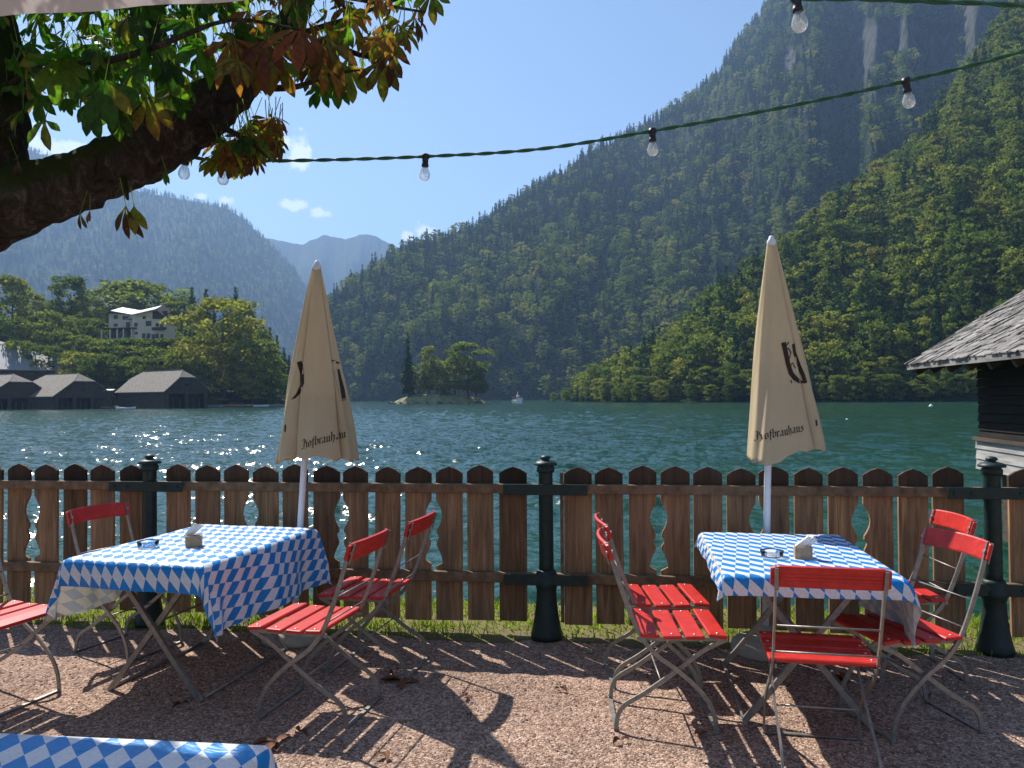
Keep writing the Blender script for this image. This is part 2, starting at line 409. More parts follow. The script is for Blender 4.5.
rp.color_ramp.elements[1].position = .62; rp.color_ramp.elements[1].color=(.9,.9,.9,1)
fac = wn('ShaderNodeMath', {0: rp.outputs[0], 1: gate}, operation='MULTIPLY').outputs[0]
mx = wn('ShaderNodeMix', data_type='RGBA'); wt.links.new(fac, mx.inputs[0]); wt.links.new(sky.outputs[0], mx.inputs[6]); mx.inputs[7].default_value = (8.5,8.8,9.4,1)
bg = wn('ShaderNodeBackground', {'Color': mx.outputs[2], 'Strength': .074})
wo = wn('ShaderNodeOutputWorld'); wt.links.new(bg.outputs[0], wo.inputs[0])
sl = bpy.data.lights.new('sun', 'SUN'); so = bpy.data.objects.new('sun', sl); COL.objects.link(so)
sl.energy = 5.0; sl.angle = math.radians(.5); sl.color = (1, .955, .88)
so.rotation_euler = SDIR.to_track_quat('Z', 'Y').to_euler()
S.view_settings.view_transform = 'Standard'; S.view_settings.look = 'None'; S.view_settings.gamma = 1; S.view_settings.exposure = 0.98

# ------------------------------------------------------------------ far trees (prototype meshes)
def leaf_quads(C, size, rng, up=.35, outdir=None, aspect=1.0):
    n = len(C); nr = rng.normal(size=(n,3)); 
    if outdir is not None: nr = nr*.75 + outdir*1.0
    nr[:,2] += up; nr /= np.linalg.norm(nr, axis=1)[:,None]
    a = rng.normal(size=(n,3)); t1 = np.cross(nr, a); t1 /= np.linalg.norm(t1, axis=1)[:,None]; t2 = np.cross(nr, t1)
    s = (size*rng.uniform(.6,1.3,n))[:,None]
    V = np.stack([C-t1*s*aspect, C-t2*s*.8, C+t1*s*aspect, C+t2*s*.8], 1).reshape(-1,3)
    Fq = np.arange(4*n).reshape(n,4); return V, Fq
def broad_mesh(seed, nclump, nleaf, size, shape='round', up=.25):
    rng = np.random.default_rng(seed); Cs = []; Od = []
    # unit tree: height 1; crown from .12 to 1
    for i in range(nclump):
        z = rng.uniform(0,1)
        if shape == 'tall': prof = math.sqrt(max(0,1-(2*z-1)**2))*.23+.03; zz = .14+z*.86
        elif shape == 'open': prof = (math.sqrt(max(0,1-(1.9*z-1.05)**2)) if abs(1.9*z-1.05)<1 else 0)*.30+.03; zz = .24+z*.76
        else: prof = math.sqrt(max(0,1-(2*z-1)**2.0))*.36+.04; zz = .10+z*.90
        a = rng.uniform(0, 2*PI); rr = prof*(rng.uniform(.25,1)**.5)*rng.uniform(.75,1.2)
        c = np.array([rr*math.cos(a), rr*math.sin(a), min(zz,.90)]); cr_ = rng.uniform(.07,.135)
        d = rng.normal(size=(nleaf,3)); d /= np.linalg.norm(d,axis=1)[:,None]; rad = cr_*rng.uniform(.35,1.05,nleaf)[:,None]
        d[:,2] = np.abs(d[:,2])*1.05-.25
        Cs.append(c + d*rad*np.array([1.1,1.1,.95])); Od.append(d)
    C = np.concatenate(Cs); Od = np.concatenate(Od)
    V, Fq = leaf_quads(C, size, rng, up, Od); return nmesh('crown', V, Fq, M_['broad'])
def conif_mesh(seed, layers, nb, size):
    rng = np.random.default_rng(seed); Cs = []
    for i in range(layers):
        z = .10+.90*(i/(layers-1))**.95; R = .17*(1-z)**.8+.008
        k = max(3, int(nb*(R/.17)+2)); a0 = rng.uniform(0,2*PI)
        for j in range(k):
            a = a0+2*PI*j/k+rng.uniform(-.3,.3); L = R*rng.uniform(.65,1.25); m = max(2, int(L/size*1.6))
            for q in range(m):
                f = (q+.6)/m; Cs.append((L*f*math.cos(a)+rng.normal()*size*.35, L*f*math.sin(a)+rng.normal()*size*.35, z-L*f*.35+rng.normal()*size*.25))
    C = np.array(Cs); C[:,2] = np.clip(C[:,2], .02, 1.0); V, Fq = leaf_quads(C, size, rng, .9); return nmesh('crown', V, Fq, M_['conif'])
def trunk_mesh(r0, top, seed):
    b = MB(); rr = random.Random(seed); pts = [(rr.uniform(-.01,.01)*i, rr.uniform(-.01,.01)*i, -.05+(top+.05)*i/4) for i in range(5)]
    b.tube(pts, [r0*(1-.75*i/4) for i in range(5)], 6)
    for k in range(5):
        a = k*2.4+seed; z = top*(.45+.1*k); b.tube([(0,0,z),(math.cos(a)*.09,math.sin(a)*.09,z+.10),(math.cos(a)*.17,math.sin(a)*.17,z+.17)], [r0*.45,r0*.25,r0*.1], 5)
    me = bpy.data.meshes.new('trunk'); me.from_pydata([tuple(v) for v in b.v], [], b.f); me.materials.append(M_['bark']); return me
HI_B = [broad_mesh(1,58,80,.021,'round'), broad_mesh(2,50,80,.021,'tall'), broad_mesh(3,50,76,.020,'open'), broad_mesh(4,64,74,.021,'round')]
HI_C = [conif_mesh(5,28,13,.024), conif_mesh(6,32,12,.022)]
LO_B = [broad_mesh(11,26,24,.034,'round',.05), broad_mesh(12,26,22,.032,'tall',.05), broad_mesh(13,30,20,.033,'tall',.05)]
LO_C = [conif_mesh(15,17,7,.036), conif_mesh(16,19,6,.034)]
TR_B = [trunk_mesh(.022,.75,k) for k in range(2)]; TR_C = [trunk_mesh(.015,.9,5)]
TREE_COUNT = 0
def far_tree(kind, loc, h, wid=1.0, label=None, group=None, variant=None, cat='tree'):
    global TREE_COUNT; TREE_COUNT += 1
    rr = random.Random(TREE_COUNT*13+5)
    e = empty('broadleaf_tree' if kind == 'b' else 'conifer_tree', loc, rr.uniform(0, 6.28), label=label, cat=cat, group=group)
    e.scale = (h*wid, h*wid, h)
    me = (HI_B if kind == 'b' else HI_C)[variant if variant is not None else rr.randrange(4 if kind == 'b' else 2)]
    c = link('crown', me, e); tr = link('trunk', TR_B[rr.randrange(2)] if kind == 'b' else TR_C[0], e)
    return e

# ------------------------------------------------------------------ terrain
class Ridge:
    """hill or mountain: ridge line and shore line given by bearing, real distance, real height"""
    def __init__(s, cols, tree=12, zb=WATER-1.5, spur=.10, prof=None, seed=0, fq=14, ft=3, jag=0.0):
        s.jag = jag
        # cols: px, py of skyline, ridge distance, base distance
        s.px = np.array([c[0] for c in cols], float); s.seed = seed; s.zb = zb; s.spur = spur; s.prof = prof; s.fq = fq; s.ft = ft
        s.dr = np.array([c[2] for c in cols], float); s.db = np.array([c[3] for c in cols], float)
        s.zr = np.array([max(P(c[0], c[1], c[2]).z - tree, zb+1) for c in cols])
    def at(s, px, t):
        px = np.asarray(px, float); t = np.asarray(t, float)
        dr = np.interp(px, s.px, s.dr); db = np.interp(px, s.px, s.db); zr = np.interp(px, s.px, s.zr)
        zr = zr + s.jag*fbm(px/16.0+s.seed*5, px*0+s.seed, 4)
        d = db + (dr-db)*t; tt = np.clip(t, 0, 1)
        f = s.prof(tt, px) if s.prof else tt
        z = s.zb + (zr-s.zb)*f
        env = np.clip(tt*5,0,1)*np.clip((1-tt)*3,0,1)
        z = z + (zr-s.zb)*s.spur*env*fbm(px/s.fq+s.seed*31, t*s.ft*.5+s.seed*7, 5)*1.5
        z = np.where(t > 1, z-(zr-s.zb)*(t-1)*1.1, z)
        u = (px-512)/F; return np.stack([u*d, d, z], -1)
    def mesh(s, name, mat, px0, px1, nx, nt, tmax=1.35, rockfn=None, **kw):
        a = np.linspace(px0, px1, nx); tt = np.linspace(0, tmax, nt); A, T = np.meshgrid(a, tt, indexing='ij')
        V = s.at(A, T).reshape(-1,3)
        i = np.arange(nx-1)[:,None]; j = np.arange(nt-1)[None,:]; q = i*nt+j
        Fq = np.stack([q, q+nt, q+nt+1, q+1], -1).reshape(-1,4)
        rk = rockfn(A.ravel(), T.ravel(), V) if rockfn else np.zeros(len(V))
        me = nmesh(name, V, Fq, mat, True, {'rock': rk}); return link(name, me, **kw)
def pix(V):
    # bearing -> pixel (approx, for rock patches and thinning)
    d = V - np.array([0,0,CZ]); x = d@np.array(_r); y = d@np.array(_u); z = d@np.array(_f)
    return 512+F*x/z, 384-F*y/z

# near slope on the right
near_slope = Ridge([(540,400,520,500),(560,397,500,480),(600,376,470,400),(640,352,450,365),(683,326,450,345),(724,290,460,330),(778,252,480,310),(832,206,520,300),
    (882,172,560,292),(919,139,590,288),(956,92,610,282),(985,48,630,278),(1024,0,660,272),(1100,-60,660,258),(1300,-150,640,220),(1700,-120,560,170)], tree=13, spur=.07, seed=1, fq=26, ft=2.4)
def prof_mid(t, px):
    k = np.clip((620-px)/140, 0, 1)*np.clip((px-330)/40,0,1)
    cliff = np.where(t < .10, t/.10*.30, .30+(t-.10)/.90*.70)
    return t*(1-k)+cliff*k
mid = Ridge([(268,402,960,950),(290,397,980,940),(300,378,1000,930),(312,330,1050,930),(325,300,1100,930),(345,278,1180,930),(370,264,1240,930),(400,246,1300,920),(430,234,1350,900),(480,220,1420,880),(520,192,1500,860),
    (560,172,1560,840),(600,142,1620,820),(640,127,1680,800),(680,102,1740,780),(715,77,1780,760),(740,42,1820,740),(760,17,1850,730),(775,-5,1880,720),(800,-50,1900,700),(900,-110,1950,680),(1024,-160,1950,650),(1300,-160,1900,600)],
    tree=13, spur=.085, prof=prof_mid, seed=2, fq=34, ft=3.2)
ROCKS = [(940,50,60,26),(870,50,26,40),(790,62,9,22),(898,42,42,30),(990,24,40,46),(700,230,0,0),(850,80,22,22),(935,70,24,22),(790,165,14,5),(830,120,12,14),(880,100,18,14)]
def rock_mid(A, T, V):
    x, y = pix(V); r = np.zeros(len(V))
    for cx, cy, rx, ry in ROCKS:
        if rx: r = np.maximum(r, 1-np.sqrt(((x-cx)/rx)**2+((y-cy)/ry)**2))
    r = np.clip(r*1.5, 0, .62)
    k = np.clip((640-A)/80,0,1)*np.clip((A-330)/20,0,1)
    r = np.maximum(r, np.where(T < .12, .30*k, 0))
    r = r + .25*np.clip(fbm(A/22, T*9, 4)-.1, 0, 1)*np.clip((A-560)/150,0,1)
    return r
near_slope.mesh('wooded_slope', M_['mount'], 540, 1700, 260, 60, kind='structure')
mid.mesh('mountain', M_['mount'], 268, 1300, 380, 110, rockfn=rock_mid, kind='structure')
far_left = Ridge([(-700,80,3300,1500),(-300,90,3400,1700),(-100,115,3500,1900),(0,135,3600,2000),(40,150,3650,2000),(100,170,3700,2050),(140,188,3700,2100),(165,192,3700,2100),(200,199,3750,2100),(228,205,3800,2150),(245,216,3800,2200),(262,234,3800,2250),(280,252,3800,2300),
    (296,268,3850,2350),(308,285,3850,2400),(325,330,3850,2500),(345,398,3900,2600)], tree=14, spur=.07, seed=3, fq=40, ft=3)
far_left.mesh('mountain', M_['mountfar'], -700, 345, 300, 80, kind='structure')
far_mid = Ridge([(200,250,5600,4300),(240,240,5600,4300),(262,236,5600,4300),(290,240,5600,4300),(305,241,5600,4300),(322,236,5600,4300),(334,234,5600,4300),(346,236,5600,4300),(360,232,5600,4300),(375,235,5600,4300),(388,243,5600,4300),(402,247,5600,4300),(425,240,5600,4300),(470,250,5600,4300),(560,300,5600,4300)], tree=0, jag=28.0, spur=.14, seed=4, fq=16, ft=3)
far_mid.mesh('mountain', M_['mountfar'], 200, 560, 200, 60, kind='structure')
hill = Ridge([(-420,300,420,240),(-200,318,420,255),(0,340,420,262),(60,338,410,262),(110,342,400,262),(150,343,395,264),(185,343,400,266),(215,345,410,268),(240,355,420,270),(262,372,420,272),(280,388,410,280),(296,402,400,300),(300,406,395,305)], tree=0, spur=.04, seed=5, fq=30, ft=2, zb=WATER-1.2)
hill.mesh('hill', M_['mount'], -420, 300, 120, 40, kind='structure')

# lake: one sheet reaching past every shore
def lake():
    na, nd = 1100, 1150; az = np.radians(np.concatenate([np.linspace(-88,-42,60), np.linspace(-41.8,41.8,na-120), np.linspace(42,88,60)])); ds = 4.5*np.exp(np.linspace(0, math.log(9000/4.5), nd))
    A, D = np.meshgrid(az, ds, indexing='ij'); x = (np.sin(A)*D).ravel(); y = (np.cos(A)*D).ravel(); d = D.ravel(); z = np.zeros(len(x)); rng = np.random.default_rng(77)
    gust = .75+.5*vnoise(x*.012+5, y*.03+3)
    for i in range(64):
        lam = .32*(3.6/.32)**rng.random(); k = 2*PI/lam; th = math.radians(rng.normal(75, 38)); ph = rng.uniform(0, 2*PI); sl_ = .056*rng.uniform(.6,1.3)*(1.0 if lam < 2 else .6)
        w = np.clip(1.5-d/(lam*600), 0, 1)
        z += sl_/k*np.sin(k*(x*math.cos(th)+y*math.sin(th))+ph+.6*np.sin(x*.11*rng.uniform(.5,1.5)+ph))*w
    z = z*gust + WATER
    n = len(ds); i = np.arange(len(az)-1)[:,None]; j = np.arange(n-1)[None,:]; q = i*n+j; Fq = np.stack([q, q+n, q+n+1, q+1], -1).reshape(-1,4)[:, ::-1]
    link('lake_water', nmesh('lake_water', np.stack([x,y,z],-1), Fq, M_['water'], True), kind='structure')
lake()

# forest masses (one object each)
proto = bpy.data.collections.new('forest_prototypes')
for i, me in enumerate(LO_B+LO_C):
    o = bpy.data.objects.new('p%02d_tree' % i, me); proto.objects.link(o)
def gn_forest(name, pts, scl, idx, **kw):
    me = bpy.data.meshes.new(name); n = len(pts); me.vertices.add(n); me.vertices.foreach_set('co', np.asarray(pts, np.float32).ravel())
    for nm, a, ty in (('scl', scl, 'FLOAT'), ('rz', RNG.uniform(0,6.28,n), 'FLOAT'), ('wd', RNG.uniform(.8,1.25,n), 'FLOAT')):
        at = me.attributes.new(nm, ty, 'POINT'); at.data.foreach_set('value', np.asarray(a, np.float32))
    at = me.attributes.new('idx', 'INT', 'POINT'); at.data.foreach_set('value', np.asarray(idx, np.int32))
    o = link(name, me, **kw)
    g = bpy.data.node_groups.new(name, 'GeometryNodeTree')
    g.interface.new_socket('Geometry', in_out='INPUT', socket_type='NodeSocketGeometry'); g.interface.new_socket('Geometry', in_out='OUTPUT', socket_type='NodeSocketGeometry')
    N = g.nodes; L = g.links; gi = N.new('NodeGroupInput'); go = N.new('NodeGroupOutput'); iop = N.new('GeometryNodeInstanceOnPoints'); ci = N.new('GeometryNodeCollectionInfo')
    ci.inputs[0].default_value = proto; ci.inputs[1].default_value = True; ci.inputs[2].default_value = True
    def att(nm, ty='FLOAT'):
        a = N.new('GeometryNodeInputNamedAttribute'); a.data_type = ty; a.inputs[0].default_value = nm
        return [s for s in a.outputs if s.enabled and s.name == 'Attribute'][0]
    L.new(gi.outputs[0], iop.inputs['Points']); L.new(ci.outputs[0], iop.inputs['Instance']); iop.inputs['Pick Instance'].default_value = True
    L.new(att('idx','INT'), iop.inputs['Instance Index'])
    cx = N.new('ShaderNodeCombineXYZ'); L.new(att('rz'), cx.inputs[2]); L.new(cx.outputs[0], iop.inputs['Rotation'])
    mu = N.new('ShaderNodeMath'); mu.operation = 'MULTIPLY'; L.new(att('scl'), mu.inputs[0]); L.new(att('wd'), mu.inputs[1])
    c2 = N.new('ShaderNodeCombineXYZ'); L.new(mu.outputs[0], c2.inputs[0]); L.new(mu.outputs[0], c2.inputs[1]); L.new(att('scl'), c2.inputs[2]); L.new(c2.outputs[0], iop.inputs['Scale'])
    L.new(iop.outputs[0], go.inputs[0]); md = o.modifiers.new('forest', 'NODES'); md.node_group = g; return o
def scatter(R, px0, px1, n, hmin, hmax, conf, t0=0.0, t1=1.12, rockfn=None, rockmax=.5):
    A = RNG.uniform(px0, px1, n*4); T = RNG.uniform(t0, t1, n*4)
    V = R.at(A, T); w = V[:,1]/V[:,1].max()*(np.interp(A,R.px,R.dr)-np.interp(A,R.px,R.db)); w = w/w.max()
    keep = RNG.random(n*4) < w; keep &= V[:,2] > WATER+.3
    if rockfn is not None: keep &= rockfn(A, T, V) + RNG.normal(0,.08,n*4) < rockmax
    V = V[keep][:n]; A = A[keep][:n]; T = T[keep][:n]
    m = len(V); c = RNG.random(m) < conf(A, T, V); h = (hmin+(hmax-hmin)*RNG.random(m)**1.6)*np.where(c, 1.15, 1.0)*(1+.25*fbm(V[:,0]/70, V[:,1]/70, 3))
    idx = np.where(c, RNG.integers(3, 5, m), RNG.integers(0, 3, m)); V[:,2] -= .3
    return V, h, idx
V, h, idx = scatter(near_slope, 545, 1300, 6500, 9, 24, lambda A,T,V: .30+.25*(fbm(V[:,0]/60, V[:,1]/60,3) > .05))
# keep the shore rows free for the single trees below
d0 = np.interp((V[:,0]/V[:,1])*F+512, near_slope.px, near_slope.db); k = V[:,1] > d0+16
gn_forest('forest', V[k], h[k], idx[k], kind='stuff')
V, h, idx = scatter(mid, 268, 1180, 21000, 11, 27, lambda A,T,V: .55+.25*(fbm(V[:,0]/150, V[:,1]/150,3) > 0)-.25*(T<.5), rockfn=rock_mid, rockmax=.46)
gn_forest('forest', V, h, idx, kind='stuff')
V, h, idx = scatter(far_left, -250, 340, 12000, 16, 26, lambda A,T,V: .8+0*A, t0=.1)
gn_forest('forest', V, h, idx, kind='stuff')
V, h, idx = scatter(hill, -400, 285, 330, 9, 14, lambda A,T,V: .5+0*A, t0=.72, t1=1.3)
gn_forest('forest', V, h, idx, kind='stuff')

# single trees along the right-hand shore
rr = random.Random(3)
pxs = 556.0; row = 0
while pxs < 1060:
    for rowk in range(2):
        a = pxs+rr.uniform(-4,4); db = float(np.interp(a, near_slope.px, near_slope.db)); dr = float(np.interp(a, near_slope.px, near_slope.dr))
        tt = (3+rowk*7+rr.uniform(0,3))/max(dr-db, 12); p = near_slope.at(a, min(tt,.9)); 
        kind = 'b' if rr.random() < .8 else 'c'; hh = rr.uniform(8, 14)*(1 if rowk else .85)*min(1,.55+(a-545)/120)
        far_tree(kind, (p[0], p[1], max(p[2],WATER)-.3), hh, rr.uniform(.9,1.25),
                 'green broadleaf tree in the front rows along the right-hand lake shore' if kind == 'b' else 'dark narrow conifer in the front rows along the right-hand lake shore',
                 'trees lining the right-hand lake shore')
    pxs += rr.uniform(9, 14)*(1.0 if pxs > 650 else .7)
# wooded hill on the left
def hill_pt(px, dist):
    dr = float(np.interp(px, hill.px, hill.dr)); db = float(np.interp(px, hill.px, hill.db)); return hill.at(px, (dist-db)/(dr-db))
def tree_at(kind, px, ybase, ytop, dist, wid=1.0, label=None, variant=None, group='trees on the wooded hill left of the lake', z=None):
    p = P(px, ybase, dist); h = (ybase-ytop)/F*dist
    return far_tree(kind, (p.x, p.y, p.z), h, wid, label, group, variant)
def hill_tree(kind, px, ytop, dist, wid=1.0, label=None, variant=None):
    p = hill_pt(px, dist); top = P(px, ytop, dist).z; h = max(top-p[2], 4)
    return far_tree(kind, (p[0], p[1], p[2]-.4), h+.4, wid, label, 'trees on the wooded hill left of the lake', variant)
hill_tree('b', 222, 296, 300, 1.15, 'largest broad yellow-green tree right of the hillside villa', 0)
hill_tree('b', 70, 274, 372, .85, 'tallest broadleaf tree on the hill, left of the villa', 1)
hill_tree('b', 12, 274, 345, .9, 'tall yellow-green tree at the far left edge of the hill', 1)
hill_tree('b', 143, 280, 430, 1.5, 'wide round tree directly behind the hillside villa', 0)
hill_tree('b', 112, 286, 425, 1.2, 'round tree behind the left end of the villa roof', 3)
hill_tree('b', 255, 338, 290, 1.05, 'low green tree at the right foot of the wooded hill', 3)
hill_tree('b', 273, 368, 296, 1.2, 'small bright green bush-like tree at the right end of the hill shore', 0)
hill_tree('c', 192, 288, 420, 1.0, 'dark conifer behind the right end of the villa', 0)
hill_tree('c', 206, 290, 425, 1.0, 'dark pointed conifer just right of the villa skyline', 1)
hill_tree('c', 236, 288, 425, .9, 'tallest dark conifer above the largest broadleaf tree', 0)
rr = random.Random(21)
gl = {'b': 'mixed green broadleaf tree among others on the wooded hill left of the lake', 'c': 'dark conifer among broadleaf trees on the wooded hill left of the lake'}
for (px, yt, d) in ((245,302,420),(254,310,420),(262,318,420),(270,328,415),(277,336,412),(284,348,408),(289,356,405),(292,372,402)):
    hill_tree('c', px, yt, d, 1.0, 'dark conifer in the descending row at the hill\'s right end', None)
for (px, yt, d, w) in ((-30,290,340,1.1),(-60,285,360,1.1),(30,292,400,1.1),(45,300,395,1.0),(52,310,330,.9),(88,296,400,1.0),(92,318,330,.8),(168,296,425,1.1),(180,300,415,1.0),(30,322,320,1.0),(8,316,318,1.0),(55,330,318,1.1),(78,334,315,.9),
    (198,320,345,1.0),(245,326,330,1.1),(212,330,330,.9),(258,345,340,1.0),(268,352,330,1.0),(20,340,300,1.0),(48,345,300,1.1),(72,350,298,1.0),(100,358,300,1.1),(165,356,318,1.0),(182,350,325,1.1),(240,360,292,1.0),(225,350,290,1.0),(205,362,290,1.0),(252,366,286,.9),(-80,320,320,1.1),(-110,310,330,1.1),(-140,310,330,1.1)):
    hill_tree('b', px, yt, d, w, gl['b'])
for (px, yt, d, w) in ((58,292,410,.9),(36,308,350,.9),(175,318,400,.9),(214,304,425,1),(225,298,430,1),(86,340,330,.8),(190,330,335,.9),(-20,300,330,1)):
    hill_tree('c', px, yt, d, w, gl['c'])
for px_ in (96,103,110,119,128,137,148,158,168,178): hill_tree('b', px_, 338+(px_%4), 316, 1.4, 'rounded green shrub on the slope between the villa and the boathouses', 0)
rr = random.Random(5)
for i in range(22):
    px = rr.uniform(84, 200); d = rr.uniform(285, 330); hill_tree('b', px, 350+rr.uniform(-2,16)-(d-285)*.12, d, rr.uniform(1.1,1.5), 'rounded green shrub on the slope between the villa and the boathouses', 0)

# ------------------------------------------------------------------ island
m_isl = mat_foliage('island_lit_leaves', [(0,(.12,.16,.05)),(.5,(.21,.235,.07)),(1,(.30,.26,.09))], .45)  # lighter foliage colours: sunlit look of the backlit crowns painted in
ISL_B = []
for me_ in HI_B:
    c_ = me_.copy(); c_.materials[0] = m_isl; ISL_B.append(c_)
ISL = 400.0
def island():
    n = 60; rings = 8; V = [(0,0,4.6)]; Fs = []
    for r in range(1, rings+1):
        f = r/rings
        for k in range(n):
            a = 2*PI*k/n; R = 1+.10*math.sin(3*a+1)+.06*math.sin(7*a); z = 4.6*(1-f**3.2)-(.9 if r == rings else 0)+.5*math.sin(5*a+r)*(1-f)
            V.append((24*R*f*math.cos(a), 11*R*f*math.sin(a), z))
    for k in range(n): Fs.append((0, 1+k, 1+(k+1)%n))
    for r in range(rings-1):
        for k in range(n):
            a = 1+r*n+k; b_ = 1+r*n+(k+1)%n; Fs.append((a, a+n, b_+n, b_))
    m = MB().add(V, Fs, True); c = P(436, 402, ISL); o = m.build('island', mat_simple('island_grass', (.26,.25,.11), .95, 0, .45, .35), kind='structure'); o.location = (c.x, c.y, WATER)
island()
for (k, px, yb, yt, w, lb, v) in (('c',408,402,334,1.0,'tall thin spruce at the left end of the island',0),('b',429,401,346,.55,'slender reddish-topped tree standing above its neighbours on the island',1),('b',410,402,366,.75,'small leaning tree in front of the spruce on the island',1),
    ('b',421,403,372,.8,'short yellow-green tree left of centre on the island',1),('b',437,402,360,.95,'bushy green tree at the middle of the island',0),('b',455,403,358,.95,'dark round-crowned tree on the right half of the island',0),
    ('b',468,401,343,.95,'tallest broadleaf tree on the island, right of the middle',3),('b',476,402,362,.8,'dense tree behind the right end of the island',1),('b',481,403,380,1.0,'low dark tree at the right tip of the island',0),('b',445,403,385,1.3,'low bush on the island under the tall trees',3)):
    p = P(px, 402, ISL+random.uniform(-4,4)); tr_ = far_tree(k, (p.x, p.y, WATER+3.6), (397.5-yt)/F*ISL, w*1.15 if k == 'b' else w*.75, lb, 'trees on the small lake island', v)
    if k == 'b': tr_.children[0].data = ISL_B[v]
b = MB()
for i in range(26):
    a = i/26*2*PI; c = P(436,402,ISL); R = random.uniform(.7,1.6)
    b.box((c.x+23.6*math.cos(a), c.y+10.8*math.sin(a), WATER+.2), (R*1.8,R,R), Matrix.Rotation(random.random()*3,3,'Z')@Matrix.Rotation(.4,3,'X'))
b.build('shore_rocks', mat_simple('shore_rock', (.13,.12,.10), .9), kind='stuff')

# ------------------------------------------------------------------ buildings across the water
def boathouse(near_eave_px, eave_y, dist, ang, W_, L_, eave_h, ridge_h, label, doors=2, mats=('roof','darkplank'), hip=.38):
    """origin: water-side front corner (left end of the gable front). local +x along the gable front, +y away along the side wall"""
    p = P(near_eave_px, eave_y, dist); e = empty('boathouse', (p.x, p.y, WATER), ang, label=label, cat='boathouse', group='boathouses along the left shore')
    h0 = -.3; rm = W_/2
    b = MB(); b.box((.12, L_/2, (h0+eave_h)/2), (.24, L_, eave_h-h0)); b.box((W_-.12, L_/2, (h0+eave_h)/2), (.24, L_, eave_h-h0)); b.box((W_/2, L_-.12, (h0+eave_h)/2), (W_-.5, .24, eave_h-h0))
    # front: piers, header, gable
    dw = (W_-1.2*(doors+1))/doors; dh = eave_h*.80
    for k in range(doors+1): b.box((.6+k*(dw+1.2), -.02, (h0+dh)/2), (1.2, .28, dh-h0))
    b.box((W_/2, -.02, (dh+eave_h)/2), (W_, .28, eave_h-dh))
    hz = eave_h+(ridge_h-eave_h)*(1-hip); hx = rm*(hip)
    for y in (.0, L_-.2): b.prism([(0,eave_h),(W_,eave_h),(rm+hx,hz),(rm-hx,hz)], y-.14, y+.14)
    for k in range(doors):
        x = 1.2+k*(dw+1.2)
        for q in (.3,.7): b.box((x+dw*q, .2, dh*.32), (.35, .3, dh*.75))
    w = b.build('wall', M_[mats[1]], e)
    for k in range(doors):
        x = 1.2+k*(dw+1.2); MB().box((x+dw/2, 2.2, dh/2), (dw, .1, dh)).build('interior_shade', M_['blackplank'], e)  # black panel set back in each opening, stands in for the unlit interior
    if W_ > 9:
        MB().box((rm, -.19, eave_h+(hz-eave_h)*.45), (1.1, .06, .9)).build('window', M_['pane'], e)
    # roof with half hips
    o = .9; dz = (ridge_h-eave_h)/rm*o; th = .25; r = MB()
    hy = L_*.0+rm*hip*.9
    z0 = eave_h-dz
    V = [(-o,-o,z0),(rm-hx,-o,hz),(rm,hy,ridge_h),(rm,L_-hy,ridge_h),(rm-hx,L_+o,hz),(-o,L_+o,z0), (W_+o,-o,z0),(rm+hx,-o,hz),(rm+hx,L_+o,hz),(W_+o,L_+o,z0)]
    n = len(V); V2 = V+[(x,y,z+th) for x,y,z in V]
    T = [(0,1,2,3,4,5),(6,9,8,3,2,7),(1,7,2),(4,3,8)]
    fs = [tuple(i+n for i in reversed(f)) for f in T]+T
    rim = [0,1,7,6,9,8,4,5]
    for i in range(8):
        a, b_ = rim[i], rim[(i+1)%8]; fs.append((a, b_, b_+n, a+n))
    r.add(V2, fs); ro = r.build('roof', M_[mats[0]], e)
    MB().bar([(rm,hy,ridge_h+th+.05),(rm,L_-hy,ridge_h+th+.05)], (1,0,0), .18, .08).build('ridge_cap', M_['stone'], ro)
    MB().bar([(rm-hx,-o-.05,hz+th),(rm,hy,ridge_h+th+.05)], (1,0,0), .15, .06).build('ridge_cap', M_['stone'], ro)
    return e
s_ = 250/211
boathouse(165, 409, 250, math.radians(55), 15.3, 29, 6.0, 12.6, 'freestanding dark boathouse with grey half-hipped roof, right of the other boathouses', 2)
boathouse(54, 409, 246, math.radians(57), 18.6, 27, 4.6, 11.6, 'dark double boathouse with brown-grey roof, middle one of the row', 3)
boathouse(-14, 409, 242, math.radians(60), 20, 27, 4.6, 11.4, 'dark boathouse cut by the left picture edge', 3)
# large pale roofed hall behind
p = P(-102, 409, 272); e = empty('hall', (p.x, p.y, WATER), math.radians(33), label='large hall with pale hipped roof behind the left boathouses', cat='hall')
k_ = 1/F*300
eh_ = 37*k_; rh_ = 66*k_
MB().box((31,13,eh_/2-.5),(60,24,eh_+1)).build('wall', M_['darkplank'], e)
V=[(-1,-.5,eh_),(62.5,-.5,eh_),(62.5,27,eh_),(-1,27,eh_),(-1,13,rh_),(30,13,rh_)]; V2=[(x,y,z+.4) for x,y,z in V]
MB().add(V+V2, [(0,1,5,4),(1,2,5),(2,3,4,5),(7+0,6+0,10,11)[::-1],(8,7,11)[::-1],(9,8,11,10)[::-1],(0,6,7,1),(1,7,8,2),(2,8,9,3),(0,4,10,6),(3,9,10,4)]).build('roof', M_['paleroof'], e)
# small lean-to
p = P(104, 405, 262); e = empty('shed', (p.x, p.y, WATER), math.radians(20), label='small low shed between the middle and the right boathouse', cat='shed')
MB().box((0,0,3.0),(5,5,6.2)).build('wall', M_['darkplank'], e); MB().box((0,0,6.3),(6,6.2,.25),Matrix.Rotation(.08,3,'X')).build('roof', M_['paleroof'], e)
